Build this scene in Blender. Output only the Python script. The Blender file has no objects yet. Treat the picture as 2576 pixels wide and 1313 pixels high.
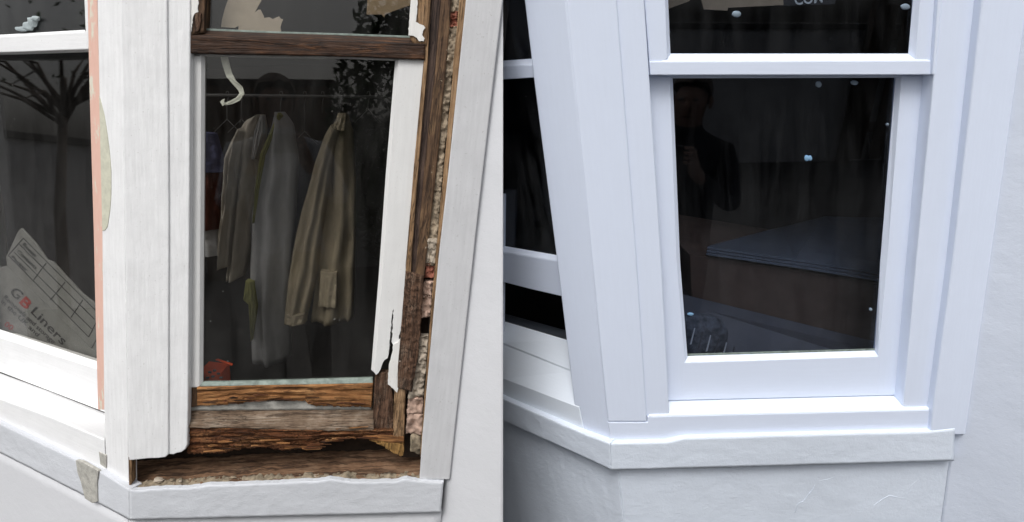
import bpy, bmesh, math, random
from mathutils import Vector, Matrix, noise
sc = bpy.context.scene
R_ = math.radians
random.seed(7)

# ------------------------------------------------------------------ camera, sky, sun, exposure
W, H, FPX = 2576.0, 1313.0, 1500.0            # measuring grid of the photograph and its focal length in that grid
CX, CY = W / 2, H / 2
CAM = Vector((0, 0, 1.65)); PITCH = R_(17)
FW = Vector((0, math.cos(PITCH), -math.sin(PITCH)))
RT = Vector((1, 0, 0)); UPV = Vector((0, math.sin(PITCH), math.cos(PITCH)))
cd = bpy.data.cameras.new('camera'); cam = bpy.data.objects.new('camera', cd); sc.collection.objects.link(cam)
cam.location = CAM; cam.rotation_euler = (R_(90) - PITCH, 0, 0)
cd.sensor_width = 36; cd.lens = 36 * FPX / W; cd.clip_start = 0.02; cd.clip_end = 500
sc.camera = cam
wd = bpy.data.worlds.new('World'); sc.world = wd; wd.use_nodes = True
nt = wd.node_tree; bg = nt.nodes['Background']
sky = nt.nodes.new('ShaderNodeTexSky'); sky.sky_type = 'NISHITA'; sky.sun_disc = False
SUN_EL, SUN_AZ = R_(56), R_(-160)             # azimuth from +Y, clockwise
sky.sun_elevation = SUN_EL; sky.sun_rotation = SUN_AZ
sky.air_density = 1.0; sky.dust_density = 6.0; sky.ozone_density = 1.0
hs = nt.nodes.new('ShaderNodeHueSaturation'); hs.inputs['Saturation'].default_value = 0.18   # overcast: grey light
nt.links.new(sky.outputs[0], hs.inputs['Color']); nt.links.new(hs.outputs[0], bg.inputs[0]); bg.inputs[1].default_value = 0.13
sd = bpy.data.lights.new('sun', 'SUN'); sd.energy = 1.1; sd.angle = R_(25); sd.color = (1, .985, .965)
sun = bpy.data.objects.new('sun', sd); sc.collection.objects.link(sun)
to_sun = Vector((math.sin(SUN_AZ) * math.cos(SUN_EL), math.cos(SUN_AZ) * math.cos(SUN_EL), math.sin(SUN_EL)))
sun.rotation_euler = to_sun.to_track_quat('Z', 'Y').to_euler(); sun.location = to_sun * 6
sc.view_settings.view_transform = 'Standard'; sc.view_settings.look = 'None'; sc.view_settings.gamma = 1
sc.view_settings.use_curve_mapping = False; sc.view_settings.exposure = 0.22

# ------------------------------------------------------------------ measuring: picture grid -> real points on real planes
def ray(x, y): return FW + RT * ((x - CX) / FPX) - UPV * ((y - CY) / FPX)
class Frame:
    """One bay: its corner (arris) point, its upright axis and its two window planes (R side light, L front light)."""
    def __init__(s, opx, depth, vpv, vpr, vpl):
        s.O = CAM + ray(*opx) * depth; s.vpv = vpv
        s.U = -ray(*vpv).normalized()
        s.A = {'R': ray(*vpr).normalized(), 'L': ray(*vpl).normalized()}
        s.N = {}; s.M = {}
        for k in 'RL':
            n = s.A[k].cross(s.U).normalized()
            if n.dot(CAM - s.O) < 0: n = -n
            s.N[k] = n
            s.M[k] = Matrix((s.A[k], s.U, n)).transposed().inverted()
    def P(s, k, x, y, n=0.0):
        d = ray(x, y); N = s.N[k]
        return CAM + d * ((s.O + N * n - CAM).dot(N) / d.dot(N))
    def lc(s, k, p): return s.M[k] @ (p - s.O)
    def loc(s, k, a, h, n=0.0): return s.O + s.A[k] * a + s.U * h + s.N[k] * n
    def n_of(s, k, p): return (p - s.O).dot(s.N[k])
    def vx(s, x, y, y2):                      # follow an upright line from (x, y) to height y2
        t = (y2 - y) / (s.vpv[1] - y); return (x + (s.vpv[0] - x) * t, y2)
A = Frame((322, 650), 1.30, (480, 6770), (18500, 700), (-2000, 135))
B = Frame((1493, 650), 1.42, (1920, 4720), (30000, 188), (-700, 180))
C = sc.collection

# ------------------------------------------------------------------ materials
MAT = {}
class NT:
    def __init__(s, name):
        m = bpy.data.materials.new(name); m.use_nodes = True; s.m = m; s.t = m.node_tree; s.n = s.t.nodes
        s.b = s.n['Principled BSDF']; s.out = s.n['Material Output']; MAT[name] = m
        a = s.n.new('ShaderNodeAttribute'); a.attribute_name = 'lc'; s.co = a.outputs['Vector']
    def new(s, typ, **kw):
        q = s.n.new(typ)
        for k, v in kw.items(): setattr(q, k, v)
        return q
    def link(s, a, b): s.t.links.new(a, b)
    def noise(s, scale=(1, 1, 1), sc_=1.0, detail=4, rough=.55, dist=0.0, off=(0, 0, 0)):
        mp = s.new('ShaderNodeMapping'); mp.inputs['Scale'].default_value = scale; mp.inputs['Location'].default_value = off; s.link(s.co, mp.inputs[0])
        q = s.new('ShaderNodeTexNoise'); q.inputs['Scale'].default_value = sc_; q.inputs['Detail'].default_value = detail
        q.inputs['Roughness'].default_value = rough; q.inputs['Distortion'].default_value = dist; s.link(mp.outputs[0], q.inputs['Vector'])
        return q.outputs['Fac']
    def ramp(s, f, stops):
        q = s.new('ShaderNodeValToRGB'); e = q.color_ramp.elements
        while len(e) < len(stops): e.new(.5)
        for i, (p, c) in enumerate(stops):
            e[i].position = p; e[i].color = (c, c, c, 1) if isinstance(c, (int, float)) else (*c, 1)
        s.link(f, q.inputs[0]); return q.outputs[0]
    def mix(s, f, a, b, mode='MIX'):
        q = s.new('ShaderNodeMix', data_type='RGBA', blend_type=mode)
        for sock, v in ((q.inputs[0], f), (q.inputs[6], a), (q.inputs[7], b)):
            if isinstance(v, (int, float)): sock.default_value = v
            elif isinstance(v, tuple): sock.default_value = (*v, 1)
            else: s.link(v, sock)
        return q.outputs[2]
    def math(s, op, a, b=0.0, c=0.0):
        q = s.new('ShaderNodeMath', operation=op)
        for i, v in enumerate((a, b, c)):
            if isinstance(v, (int, float)): q.inputs[i].default_value = v
            else: s.link(v, q.inputs[i])
        return q.outputs[0]
    def bump(s, h, strength=.5, dist=.002, prev=None):
        q = s.new('ShaderNodeBump'); q.inputs['Strength'].default_value = strength; q.inputs['Distance'].default_value = dist
        s.link(h, q.inputs['Height'])
        if prev is not None: s.link(prev, q.inputs['Normal'])
        return q.outputs[0]
    def done(s, col, rough=.6, nor=None, spec=.4):
        if isinstance(col, tuple): s.b.inputs['Base Color'].default_value = (*col, 1)
        else: s.link(col, s.b.inputs['Base Color'])
        if isinstance(rough, (int, float)): s.b.inputs['Roughness'].default_value = rough
        else: s.link(rough, s.b.inputs['Roughness'])
        s.b.inputs['Specular IOR Level'].default_value = spec
        if nor is not None: s.link(nor, s.b.inputs['Normal'])
        return s.m

def paint(name, c, axis, grime=.5, rough=.5, bumpk=.5):
    """Brushed paint; axis 'h' grain across, 'v' grain upright."""
    t = NT(name); st = (8, 130, 130) if axis == 'h' else (130, 8, 130)
    streak = t.noise(st, 1.0, 5, .65); blot = t.noise((14, 14, 14), 1, 5, .6); spec = t.noise((260, 190, 260), 1, 2, .5, off=(3, 1, 7))
    dk = tuple(v * .80 for v in c); dirt = (c[0] * .62, c[1] * .60, c[2] * .57)
    col = t.mix(t.math('MULTIPLY', t.ramp(streak, [(.35, 0.0), (.75, 1.0)]), .55 * grime + .04), c, dk)
    col = t.mix(t.math('MULTIPLY', t.ramp(blot, [(.45, 0.0), (.75, 1.0)]), .45 * grime), col, dk)
    col = t.mix(t.math('MULTIPLY', t.ramp(spec, [(.66, 0.0), (.74, 1.0)]), .55 * grime), col, dirt)
    b = t.bump(streak, .5 * bumpk, .0016); b = t.bump(blot, .45 * bumpk, .004, b)
    return t.done(col, rough, b)
def wood(name, stops, axis, k=1.0, rough=.75, bumpk=1.0, cube=0.0):
    t = NT(name); st = (5, 70, 70) if axis == 'h' else (70, 5, 70); st2 = (11, 300, 300) if axis == 'h' else (300, 11, 300)
    g = t.noise(tuple(v * k for v in st), 1, 8, .68, 1.6); f = t.noise(tuple(v * k for v in st2), 1, 4, .6)
    blot = t.noise((16, 16, 16), 1, 5, .65, off=(2, 5, 1))
    w = t.math('ADD', t.math('MULTIPLY', g, .5), t.math('MULTIPLY', blot, .5))
    col = t.ramp(w, stops)
    col = t.mix(t.math('MULTIPLY', t.ramp(f, [(.50, 0.0), (.68, 1.0)]), .75), col, tuple(v * .35 for v in stops[0][1]))
    g2 = t.noise((4 * k, 55 * k, 55 * k) if axis == 'h' else (55 * k, 4 * k, 55 * k), 1, 5, .6, .8, off=(7, 3, 2))
    ck = t.ramp(t.math('ABSOLUTE', t.math('SUBTRACT', g2, .5)), [(.0, 1.0), (.035, 0.0)])
    col = t.mix(t.math('MULTIPLY', ck, .8), col, tuple(v * .3 for v in stops[0][1]))
    b = t.bump(f, .8 * bumpk, .0016); b = t.bump(g, .9 * bumpk, .004, b)
    if cube:                                   # brown rot: cracks across the grain
        mp = t.new('ShaderNodeMapping'); mp.inputs['Scale'].default_value = (26, 60, 60) if axis == 'h' else (60, 26, 60); t.link(t.co, mp.inputs[0])
        wob = t.new('ShaderNodeVectorMath', operation='ADD'); sc3 = t.new('ShaderNodeVectorMath', operation='SCALE'); sc3.inputs['Scale'].default_value = .9
        nz = t.new('ShaderNodeTexNoise'); nz.inputs['Scale'].default_value = 1.3; t.link(mp.outputs[0], nz.inputs['Vector']); t.link(nz.outputs['Color'], sc3.inputs[0]); t.link(mp.outputs[0], wob.inputs[0]); t.link(sc3.outputs[0], wob.inputs[1])
        vo = t.new('ShaderNodeTexVoronoi', feature='DISTANCE_TO_EDGE'); t.link(wob.outputs[0], vo.inputs['Vector'])
        e = t.ramp(vo.outputs['Distance'], [(.0, 1.0), (.06, 0.0)]); e = t.math('MULTIPLY', e, t.ramp(blot, [(.42, 0.0), (.56, cube)]))
        col = t.mix(e, col, tuple(v * .25 for v in stops[0][1])); b = t.bump(t.math('SUBTRACT', 1.0, e), 1.0, .004, b)
    return t.done(col, rough, b, .3)
def render_(name, c, amp=1.0, stain=.35):
    t = NT(name); n1 = t.noise((55, 55, 55), 1, 5, .6); n2 = t.noise((16, 22, 16), 1, 4, .55); n3 = t.noise((3, 3, 3), 1, 5, .6, off=(4, 4, 4)); n4 = t.noise((220, 220, 220), 1, 2, .5)
    col = t.mix(t.math('MULTIPLY', t.ramp(n3, [(.4, 0.0), (.7, 1.0)]), stain), c, tuple(v * .84 for v in c))
    col = t.mix(t.math('MULTIPLY', t.ramp(n4, [(.68, 0.0), (.75, 1.0)]), .35), col, tuple(v * .6 for v in c))
    b = t.bump(n1, .40 * amp, .003); b = t.bump(n2, .18 * amp, .008, b); b = t.bump(n4, .14 * amp, .0015, b)
    return t.done(col, .75, b, .3)
def plain(name, c, rough=.7, var=.25, scale=40, bumpk=.3):
    t = NT(name); n = t.noise((scale,) * 3, 1, 5, .6)
    col = t.mix(t.ramp(n, [(.3, 0.0), (.7, 1.0)]), tuple(v * (1 - var) for v in c), tuple(min(1, v * (1 + var)) for v in c))
    return t.done(col, rough, t.bump(n, bumpk, .003), .3)
def cloth(name, c, scale=1.0, var=.3):
    t = NT(name); n = t.noise((9, 4, 9), 1, 5, .6); w = t.noise((600, 600, 600), 1, 1)
    col = t.mix(t.ramp(n, [(.3, 0.0), (.7, 1.0)]), tuple(v * (1 - var) for v in c), tuple(v * (1 + var) for v in c))
    return t.done(col, .95, t.bump(w, .3, .001), .1)
def glass(name, tint=(.93, .96, .95), dust_haze=.012, speck=.3):
    """Window glass: straight-through light plus Fresnel reflection (Schlick), with a film of dust and paint specks."""
    t = NT(name); t.n.remove(t.b)
    ge = t.new('ShaderNodeNewGeometry'); dp = t.new('ShaderNodeVectorMath', operation='DOT_PRODUCT')
    t.link(ge.outputs['Normal'], dp.inputs[0]); t.link(ge.outputs['Incoming'], dp.inputs[1])
    c = t.math('SUBTRACT', 1.0, t.math('ABSOLUTE', dp.outputs['Value']))
    fr = t.math('ADD', t.math('MULTIPLY', t.math('POWER', c, 5.0), .96), .04)
    tr = t.new('ShaderNodeBsdfTransparent'); tr.inputs[0].default_value = (*tint, 1)
    gl = t.new('ShaderNodeBsdfGlossy'); gl.inputs['Roughness'].default_value = .012
    w = t.noise((3, 2, 3), 1, 1, .5); t.link(t.bump(w, .02, .004), gl.inputs['Normal'])
    df = t.new('ShaderNodeBsdfDiffuse'); df.inputs[0].default_value = (.7, .7, .68, 1)
    sp = t.ramp(t.noise((150, 150, 150), 1, 1, .5, off=(9, 2, 0)), [(.80, 0.0), (.82, 1.0)])
    sm = t.ramp(t.noise((26, 5, 26), 1, 5, .6, .4), [(.40, 0.0), (.85, 1.0)])
    fac = t.math('ADD', t.math('MULTIPLY', sp, speck), t.math('MULTIPLY', sm, dust_haze))
    m1 = t.new('ShaderNodeMixShader'); m2 = t.new('ShaderNodeMixShader')
    t.link(fr, m1.inputs[0]); t.link(tr.outputs[0], m1.inputs[1]); t.link(gl.outputs[0], m1.inputs[2])
    t.link(fac, m2.inputs[0]); t.link(m1.outputs[0], m2.inputs[1]); t.link(df.outputs[0], m2.inputs[2])
    t.link(m2.outputs[0], t.out.inputs[0]); return t.m

OLD = (.82, .825, .83); NEW = (.715, .78, .915)
paint('old_paint_v', OLD, 'v', 1.0, .55, 1.3); paint('old_paint_h', OLD, 'h', .6, .55, .8); paint('stile_paint', (.72, .72, .71), 'v', .55, .5, .6)
paint('trim_paint', (.585, .59, .605), 'v', .9, .6, 1.0); paint('flaking_paint', (.78, .77, .74), 'v', 1.0, .6, 1.0)
paint('new_paint_v', NEW, 'v', .12, .42, .4); paint('new_paint_h', NEW, 'h', .12, .42, .4); paint('lit_sill_paint', (.77, .83, .91), 'h', .05, .35, .3)  # sills: paler copy of the new paint, light put into its colour
render_('old_render', (.58, .60, .635), 1.25, .30); render_('old_wall', (.61, .62, .645), .55, .2)
render_('new_render', (.68, .74, .83), 1.1, .25); render_('new_wall', (.69, .745, .85), .75, .18)
wood('wet_wood_h', [(.32, (.014, .007, .004)), (.52, (.050, .022, .010)), (.70, (.17, .070, .024))], 'h', 1, .6)
wood('split_wood_h', [(.32, (.035, .013, .006)), (.50, (.18, .066, .024)), (.68, (.40, .20, .085))], 'h', 1.0, .8, 1.4, .9)
wood('fresh_wood_h', [(.30, (.12, .045, .015)), (.50, (.34, .155, .055)), (.70, (.50, .29, .125))], 'h', 1.0, .75, 1.3)
wood('grey_wood_h', [(.30, (.07, .042, .026)), (.50, (.20, .14, .095)), (.70, (.42, .35, .275))], 'h', 1.2, .85, 1.3)
wood('brown_wood_v', [(.30, (.035, .020, .013)), (.50, (.13, .075, .042)), (.70, (.30, .19, .10))], 'v', 1.0, .7, 1.2)
wood('dark_wood_v', [(.30, (.030, .019, .016)), (.52, (.095, .062, .048)), (.72, (.22, .15, .105))], 'v', 1.0, .7, 1.2)
wood('tan_wood_v', [(.30, (.11, .060, .028)), (.50, (.31, .19, .10)), (.70, (.47, .32, .19))], 'v', 1.0, .75, 1.2)
wood('yellow_wood_v', [(.30, (.10, .05, .014)), (.50, (.33, .185, .06)), (.70, (.50, .33, .13))], 'v', 1.0, .8, 1.3)
wood('rot_wood_v', [(.30, (.032, .017, .011)), (.50, (.15, .082, .050)), (.70, (.36, .27, .20))], 'v', 1.0, .85, 1.4, .9)
plain('mortar', (.31, .25, .18), .95, .4, 70, .8); plain('pale_mortar', (.38, .325, .26), .95, .25, 60, .8); plain('red_brick', (.33, .125, .085), .9, .35, 60, .7); plain('pink_brick', (.44, .31, .245), .9, .35, 45, .7)
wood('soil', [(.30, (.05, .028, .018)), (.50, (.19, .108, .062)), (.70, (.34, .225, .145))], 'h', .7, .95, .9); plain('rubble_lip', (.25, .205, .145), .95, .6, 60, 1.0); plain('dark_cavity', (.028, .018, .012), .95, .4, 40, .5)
plain('putty', (.20, .24, .215), .7, .35, 60, .5); plain('filler', (.56, .555, .45), .6, .12, 60, .2); plain('cement', (.40, .39, .355), .9, .25, 80, .6)
t = NT('pink_primer'); n = t.noise((30, 9, 30), 1, 5, .65); n2 = t.noise((160, 30, 160), 1, 3, .6)
t.done(t.mix(t.ramp(n, [(.60, 0.0), (.65, 1.0)]), t.mix(n2, (.66, .40, .32), (.74, .50, .42)), (.66, .63, .53)), .65, t.bump(n, .5, .002))
glass('window_glass', (.84, .88, .95), .012, .12); glass('front_glass', (.84, .88, .95), .05, .35); glass('old_glass', (.92, .915, .90), .015)  # front_glass smear strengthened to stand in for reflections; old_glass smear adds painted haze
cloth('coat_beige', (.40, .365, .31)); cloth('coat_grey', (.30, .30, .30)); cloth('coat_tan', (.30, .26, .19)); cloth('cloth_yellow', (.22, .22, .085)); cloth('cloth_blue', (.07, .075, .14)); cloth('cloth_red', (.07, .022, .016)); cloth('cloth_dark', (.04, .04, .045)); cloth('bag_red', (.62, .09, .035))
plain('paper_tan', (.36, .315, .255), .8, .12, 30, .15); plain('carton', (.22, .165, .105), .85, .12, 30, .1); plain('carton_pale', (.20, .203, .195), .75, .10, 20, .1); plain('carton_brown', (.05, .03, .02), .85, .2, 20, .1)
plain('ink_black', (.055, .055, .058), .7, .05); plain('ink_red', (.30, .05, .045), .7, .05); plain('ink_pale', (.55, .55, .5), .7, .05)
plain('ribbon', (.62, .64, .57), .5, .1, 60); plain('putty_blob', (.34, .39, .40), .6, .1, 60); plain('blue_blob', (.32, .52, .66), .5, .08, 60); plain('film', (.058, .066, .08), .35, .1, 20)
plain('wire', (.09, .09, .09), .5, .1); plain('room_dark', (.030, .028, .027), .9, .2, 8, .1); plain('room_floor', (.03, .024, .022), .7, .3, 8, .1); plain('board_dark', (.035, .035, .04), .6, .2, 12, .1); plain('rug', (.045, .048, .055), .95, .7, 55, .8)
plain('paving', (.07, .068, .066), .9, .25, 3, .3); plain('garden_render', (.50, .50, .51), .9, .15, 4, .3); plain('shed_board', (.16, .10, .065), .9, .3, 10, .5); plain('bark', (.06, .045, .035), .9, .4, 20, .8); plain('leaf', (.05, .085, .03), .7, .4, 30, .1)
plain('skin', (.24, .145, .105), .6, .1, 30); plain('jacket', (.02, .02, .024), .9, .2, 20); plain('shirt', (.30, .31, .34), .9, .15, 20); plain('hair', (.07, .05, .04), .8, .2, 40); plain('phone', (.01, .01, .012), .3, .1)

# ------------------------------------------------------------------ building helpers
def thing(name, label, cat, base, group=None, kind=None):
    o = bpy.data.objects.new(name, None); o.empty_display_size = .05; C.objects.link(o); o.location = base
    o['label'] = label; o['category'] = cat
    if group: o['group'] = group
    if kind: o['kind'] = kind
    return o
def root_of(o):
    while o.parent: o = o.parent
    return o
def mesh(name, verts, faces, mat, parent, fr=None, k='R', bev=0.0, smooth=False, seg=2, label=None):
    """Link one mesh object; verts are world points. Stores bay coordinates (metres) for the materials."""
    base = Vector(root_of(parent).location) if parent else Vector((0, 0, 0))
    me = bpy.data.meshes.new(name); me.from_pydata([tuple(v - base) for v in verts], [], faces); me.update()
    bm = bmesh.new(); bm.from_mesh(me); bmesh.ops.recalc_face_normals(bm, faces=bm.faces); bm.to_mesh(me); bm.free()
    at = me.attributes.new('lc', 'FLOAT_VECTOR', 'POINT')
    for i, v in enumerate(verts): at.data[i].vector = fr.lc(k, v) if fr else v
    if smooth: me.shade_smooth() if hasattr(me, 'shade_smooth') else None
    o = bpy.data.objects.new(name, me); C.objects.link(o); me.materials.append(MAT[mat])
    if parent: o.parent = parent
    if bev:
        b = o.modifiers.new('bevel', 'BEVEL'); b.width = bev; b.segments = seg; b.limit_method = 'ANGLE'; b.angle_limit = R_(35)
    if label: o['label'] = label
    return o
def prism(name, front, back, mat, parent, fr=None, k='R', **kw):
    n = len(front); f = [list(range(n)), list(range(2 * n - 1, n - 1, -1))]
    f += [[i, (i + 1) % n, n + (i + 1) % n, n + i] for i in range(n)]
    return mesh(name, list(front) + list(back), f, mat, parent, fr, k, **kw)
def slab(name, fr, k, px, n1, th, mat, parent, bev=.0015, **kw):
    """A board: outline (picture grid) on plane n1, th metres thick behind it."""
    f = [fr.P(k, x, y, n1) for x, y in px]; d = fr.N[k] * th
    return prism(name, f, [p - d for p in f], mat, parent, fr, k, bev=bev, **kw)
def hull(name, fr, k, px1, n1, px0, n0, mat, parent, bev=.0015, **kw):
    """A member whose front outline stands at n1 and back outline at n0."""
    return prism(name, [fr.P(k, x, y, n1) for x, y in px1], [fr.P(k, x, y, n0) for x, y in px0], mat, parent, fr, k, bev=bev, **kw)
def resamp(pl, n):
    if len(pl) == 1: pl = pl * 2
    d = [0]
    for a, b in zip(pl, pl[1:]): d.append(d[-1] + math.dist(a, b))
    T = d[-1] or 1; out = []; j = 0
    for i in range(n + 1):
        s = T * i / n
        while j < len(pl) - 2 and d[j + 1] < s: j += 1
        L = d[j + 1] - d[j] or 1; u = (s - d[j]) / L
        out.append((pl[j][0] + (pl[j + 1][0] - pl[j][0]) * u, pl[j][1] + (pl[j + 1][1] - pl[j][1]) * u))
    return out
def fbm(x, y, z=0.0, o=4): return noise.fractal(Vector((x, y, z)), 1.0, 2.0, o)
def loft(name, fr, k, pa, pb, na, nb, nu, nv, mat, parent, th=.02, ext=None, disp=None, ragA=0.0, ragB=0.0, seed=0, rs=1.0, smooth=True, label=None, bulge=0.0):
    """A solid sheet between two outlines pa (at depth na) and pb (at depth nb): gridded, roughened by disp(u, v), ragged at the rims, th thick."""
    qa, qb = resamp(pa, nu), resamp(pb, nu); V = []
    N = fr.N[k]
    for i in range(nu + 1):
        u = i / nu
        ax, ay = qa[i]; bx, by = qb[i]
        if ragA or ragB:
            ex, ey = bx - ax, by - ay; L = math.hypot(ex, ey) or 1
            ra = ragA * (.8 * fbm(i * .13 * rs, seed * 7.1, 3.3) + random.uniform(-.35, .35)); rb = ragB * (.8 * fbm(i * .13 * rs, seed * 3.7, 9.1) + random.uniform(-.35, .35))
            ax += ex / L * ra; ay += ey / L * ra; bx += ex / L * rb; by += ey / L * rb
        for j in range(nv + 1):
            v = j / nv
            n = na + (nb - na) * v + (disp(u, v) if disp else 0.0) + bulge * math.sqrt(max(0, math.sin(math.pi * v)))
            V.append(fr.P(k, ax + (bx - ax) * v, ay + (by - ay) * v, na + (nb - na) * v) + N * (n - na - (nb - na) * v))
    e = ext if ext is not None else -N * th
    m = len(V); base = [p + e for p in V]
    if ext is None:                            # flat back so that displaced fronts keep a clean rear
        base = []
        for i in range(nu + 1):
            for j in range(nv + 1):
                p = V[i * (nv + 1) + j]; ln = na + (nb - na) * j / nv
                base.append(p - N * (fr.n_of(k, p) - ln + th))
    idx = lambda i, j: i * (nv + 1) + j
    F = []
    for i in range(nu):
        for j in range(nv):
            F.append([idx(i, j), idx(i + 1, j), idx(i + 1, j + 1), idx(i, j + 1)])
            F.append([m + idx(i, j), m + idx(i, j + 1), m + idx(i + 1, j + 1), m + idx(i + 1, j)])
    for i in range(nu):
        F.append([idx(i, 0), m + idx(i, 0), m + idx(i + 1, 0), idx(i + 1, 0)]); F.append([idx(i, nv), idx(i + 1, nv), m + idx(i + 1, nv), m + idx(i, nv)])
    for j in range(nv):
        F.append([idx(0, j), idx(0, j + 1), m + idx(0, j + 1), m + idx(0, j)]); F.append([idx(nu, j), m + idx(nu, j), m + idx(nu, j + 1), idx(nu, j + 1)])
    o = mesh(name, V + base, F, mat, parent, fr, k, label=label)
    if smooth:
        me = o.data; g = 2 * nu * nv
        for i, p in enumerate(me.polygons): p.use_smooth = i < g and i % 2 == 0
    return o
def grain(amp, fu, fv, seed=0, steps=0.0):
    def d(u, v):
        x = fbm(u * fu, v * fv, seed) + .5 * fbm(u * fu * 3, v * fv * 2.3, seed + 5)
        if steps: x = math.floor(x * steps) / steps * .7 + x * .3
        return amp * x
    return d
def pane(fr, k, px, n, mat, parent):
    return slab('pane', fr, k, px, n, .004, mat, parent, bev=0)
def tube(name, pts, r, mat, parent, sides=8, fr=None, k='R', taper=None):
    V = []; F = []
    for i, p in enumerate(pts):
        t = (pts[min(i + 1, len(pts) - 1)] - pts[max(i - 1, 0)]).normalized()
        a = t.cross(Vector((.31, .77, .55))).normalized(); b = t.cross(a); rr = r if taper is None else r * taper[i]
        for s in range(sides):
            an = 2 * math.pi * s / sides; V.append(p + a * (rr * math.cos(an)) + b * (rr * math.sin(an)))
    n = len(pts)
    for i in range(n - 1):
        for s in range(sides):
            F.append([i * sides + s, i * sides + (s + 1) % sides, (i + 1) * sides + (s + 1) % sides, (i + 1) * sides + s])
    F.append(list(range(sides))); F.append([(n - 1) * sides + s for s in range(sides)])
    return mesh(name, V, F, mat, parent, fr, k, smooth=True)
def lump(name, fr, k, px, n, rx, ry, rn, mat, parent, seed=0, sub=2, amp=.35, sq=.7):
    """A rough stone-like piece: an icosphere knocked out of round; rx, ry in grid units, rn in metres."""
    bm = bmesh.new(); bmesh.ops.create_icosphere(bm, subdivisions=sub, radius=1.0)
    c = fr.P(k, px[0], px[1], n); ax = fr.P(k, px[0] + rx, px[1], n) - c; ay = fr.P(k, px[0], px[1] + ry, n) - c
    V = []
    for v in bm.verts:
        q = v.co * (1 + amp * fbm(v.co.x * 1.3 + seed, v.co.y * 1.3, v.co.z * 1.3 + seed * 2))
        q = Vector([math.copysign(abs(t) ** sq, t) for t in q])
        V.append(c + ax * q.x + ay * q.y + fr.N[k] * (rn * q.z))
    F = [[v.index for v in f.verts] for f in bm.faces]; bm.free()
    return mesh(name, V, F, mat, parent, fr, k, smooth=sub > 2)
TOP = -300.0                                   # how far above the picture the joinery runs on
def up(fr, p, y=TOP): return fr.vx(p[0], p[1], y)


def jag(px, step=5.0, amp=1.3):                # break an outline into small torn steps
    out = []
    for i, a in enumerate(px):
        b = px[(i + 1) % len(px)]; L = math.dist(a, b); out.append(a)
        if L > 120: continue
        for j in range(1, int(L / step)):
            u = j / int(L / step); out.append((a[0] + (b[0] - a[0]) * u + random.uniform(-amp, amp), a[1] + (b[1] - a[1]) * u + random.uniform(-amp, amp)))
    return out

# ================================================================== BAY A: the rotten window (left)
def baseA(k, x, y): return A.P(k, x, y, 0)
wallA = thing('house_wall', 'pale grey rendered house wall around the rotten window, lumpy band below it', 'wall', A.loc('R', .35, -.95))
frA = thing('bay_window', 'old white window frame with rotten bare lining and open cavity below', 'window', A.loc('R', .3, -.45))

# --- main wall: a slab parallel to the front light, ending in a sharp upright arris
cornA = A.P('R', 1117, 1208, -.012)
class SubPlane: pass
def wall_plane(fr, p0):                        # plane through p0 parallel to the front light
    return fr.n_of('L', p0)
nWA = wall_plane(A, cornA)
SEAM = 1265.5
def wedge(name, fr, edge_l, edge_r, n, y0, y1, nu, nv, mat, parent, back, amp):
    pa = [edge_l(y0 + (y1 - y0) * i / nv) for i in range(nv + 1)]; pb = [edge_r(y0 + (y1 - y0) * i / nv) for i in range(nv + 1)]
    V = []; Nn = fr.N['L']
    for i in range(nv + 1):
        for j in range(nu + 1):
            u = j / nu; x = pa[i][0] + (pb[i][0] - pa[i][0]) * u; y = pa[i][1] + (pb[i][1] - pa[i][1]) * u
            p = fr.P('L', x, y, n); q = fr.lc('L', p)
            w = min(1.0, 6 * (1 - u)) if j < nu else 0.0
            V.append(p + Nn * (w * amp * (fbm(q.x * 9, q.y * 9, 1.7) + .5 * fbm(q.x * 30, q.y * 30, 4.2))))
    F = [[i * (nu + 1) + j, i * (nu + 1) + j + 1, (i + 1) * (nu + 1) + j + 1, (i + 1) * (nu + 1) + j] for i in range(nv) for j in range(nu)]
    m = len(V)
    for i in range(nv + 1):
        a, b = back(pa[i], pb[i]); V += [a, b]
    r = lambda i, j: i * (nu + 1) + j
    for i in range(nv):
        F.append([m + 2 * i, m + 2 * i + 2, m + 2 * i + 3, m + 2 * i + 1])
        F.append([r(i, nu), r(i + 1, nu), m + 2 * (i + 1) + 1, m + 2 * i + 1]); F.append([r(i, 0), m + 2 * i, m + 2 * (i + 1), r(i + 1, 0)])
    F.append([r(0, j) for j in range(nu + 1)] + [m + 1, m]); F.append([r(nv, j) for j in range(nu, -1, -1)] + [m + 2 * nv, m + 2 * nv + 1])
    o = mesh(name, V, F, mat, parent, fr, 'L')
    for i, p in enumerate(o.data.polygons): p.use_smooth = i < nu * nv
    return o
def backA(pa, pb):
    z = (A.P('L', pb[0], pb[1], nWA) - CAM).dot(FW); zb = (B.P('L', 1254, pb[1], .03) - CAM).dot(FW)
    return CAM + ray(1180 - (pa[1] - 600) * .08, pa[1]) * (z + .16), CAM + ray(1254, pb[1]) * min(z + .2, zb)
wedge('wall_face', A, lambda y: A.vx(1117, 1208, y), lambda y: (SEAM, y), nWA, TOP, 2300, 14, 140, 'old_wall', wallA, backA, .0009)

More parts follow.
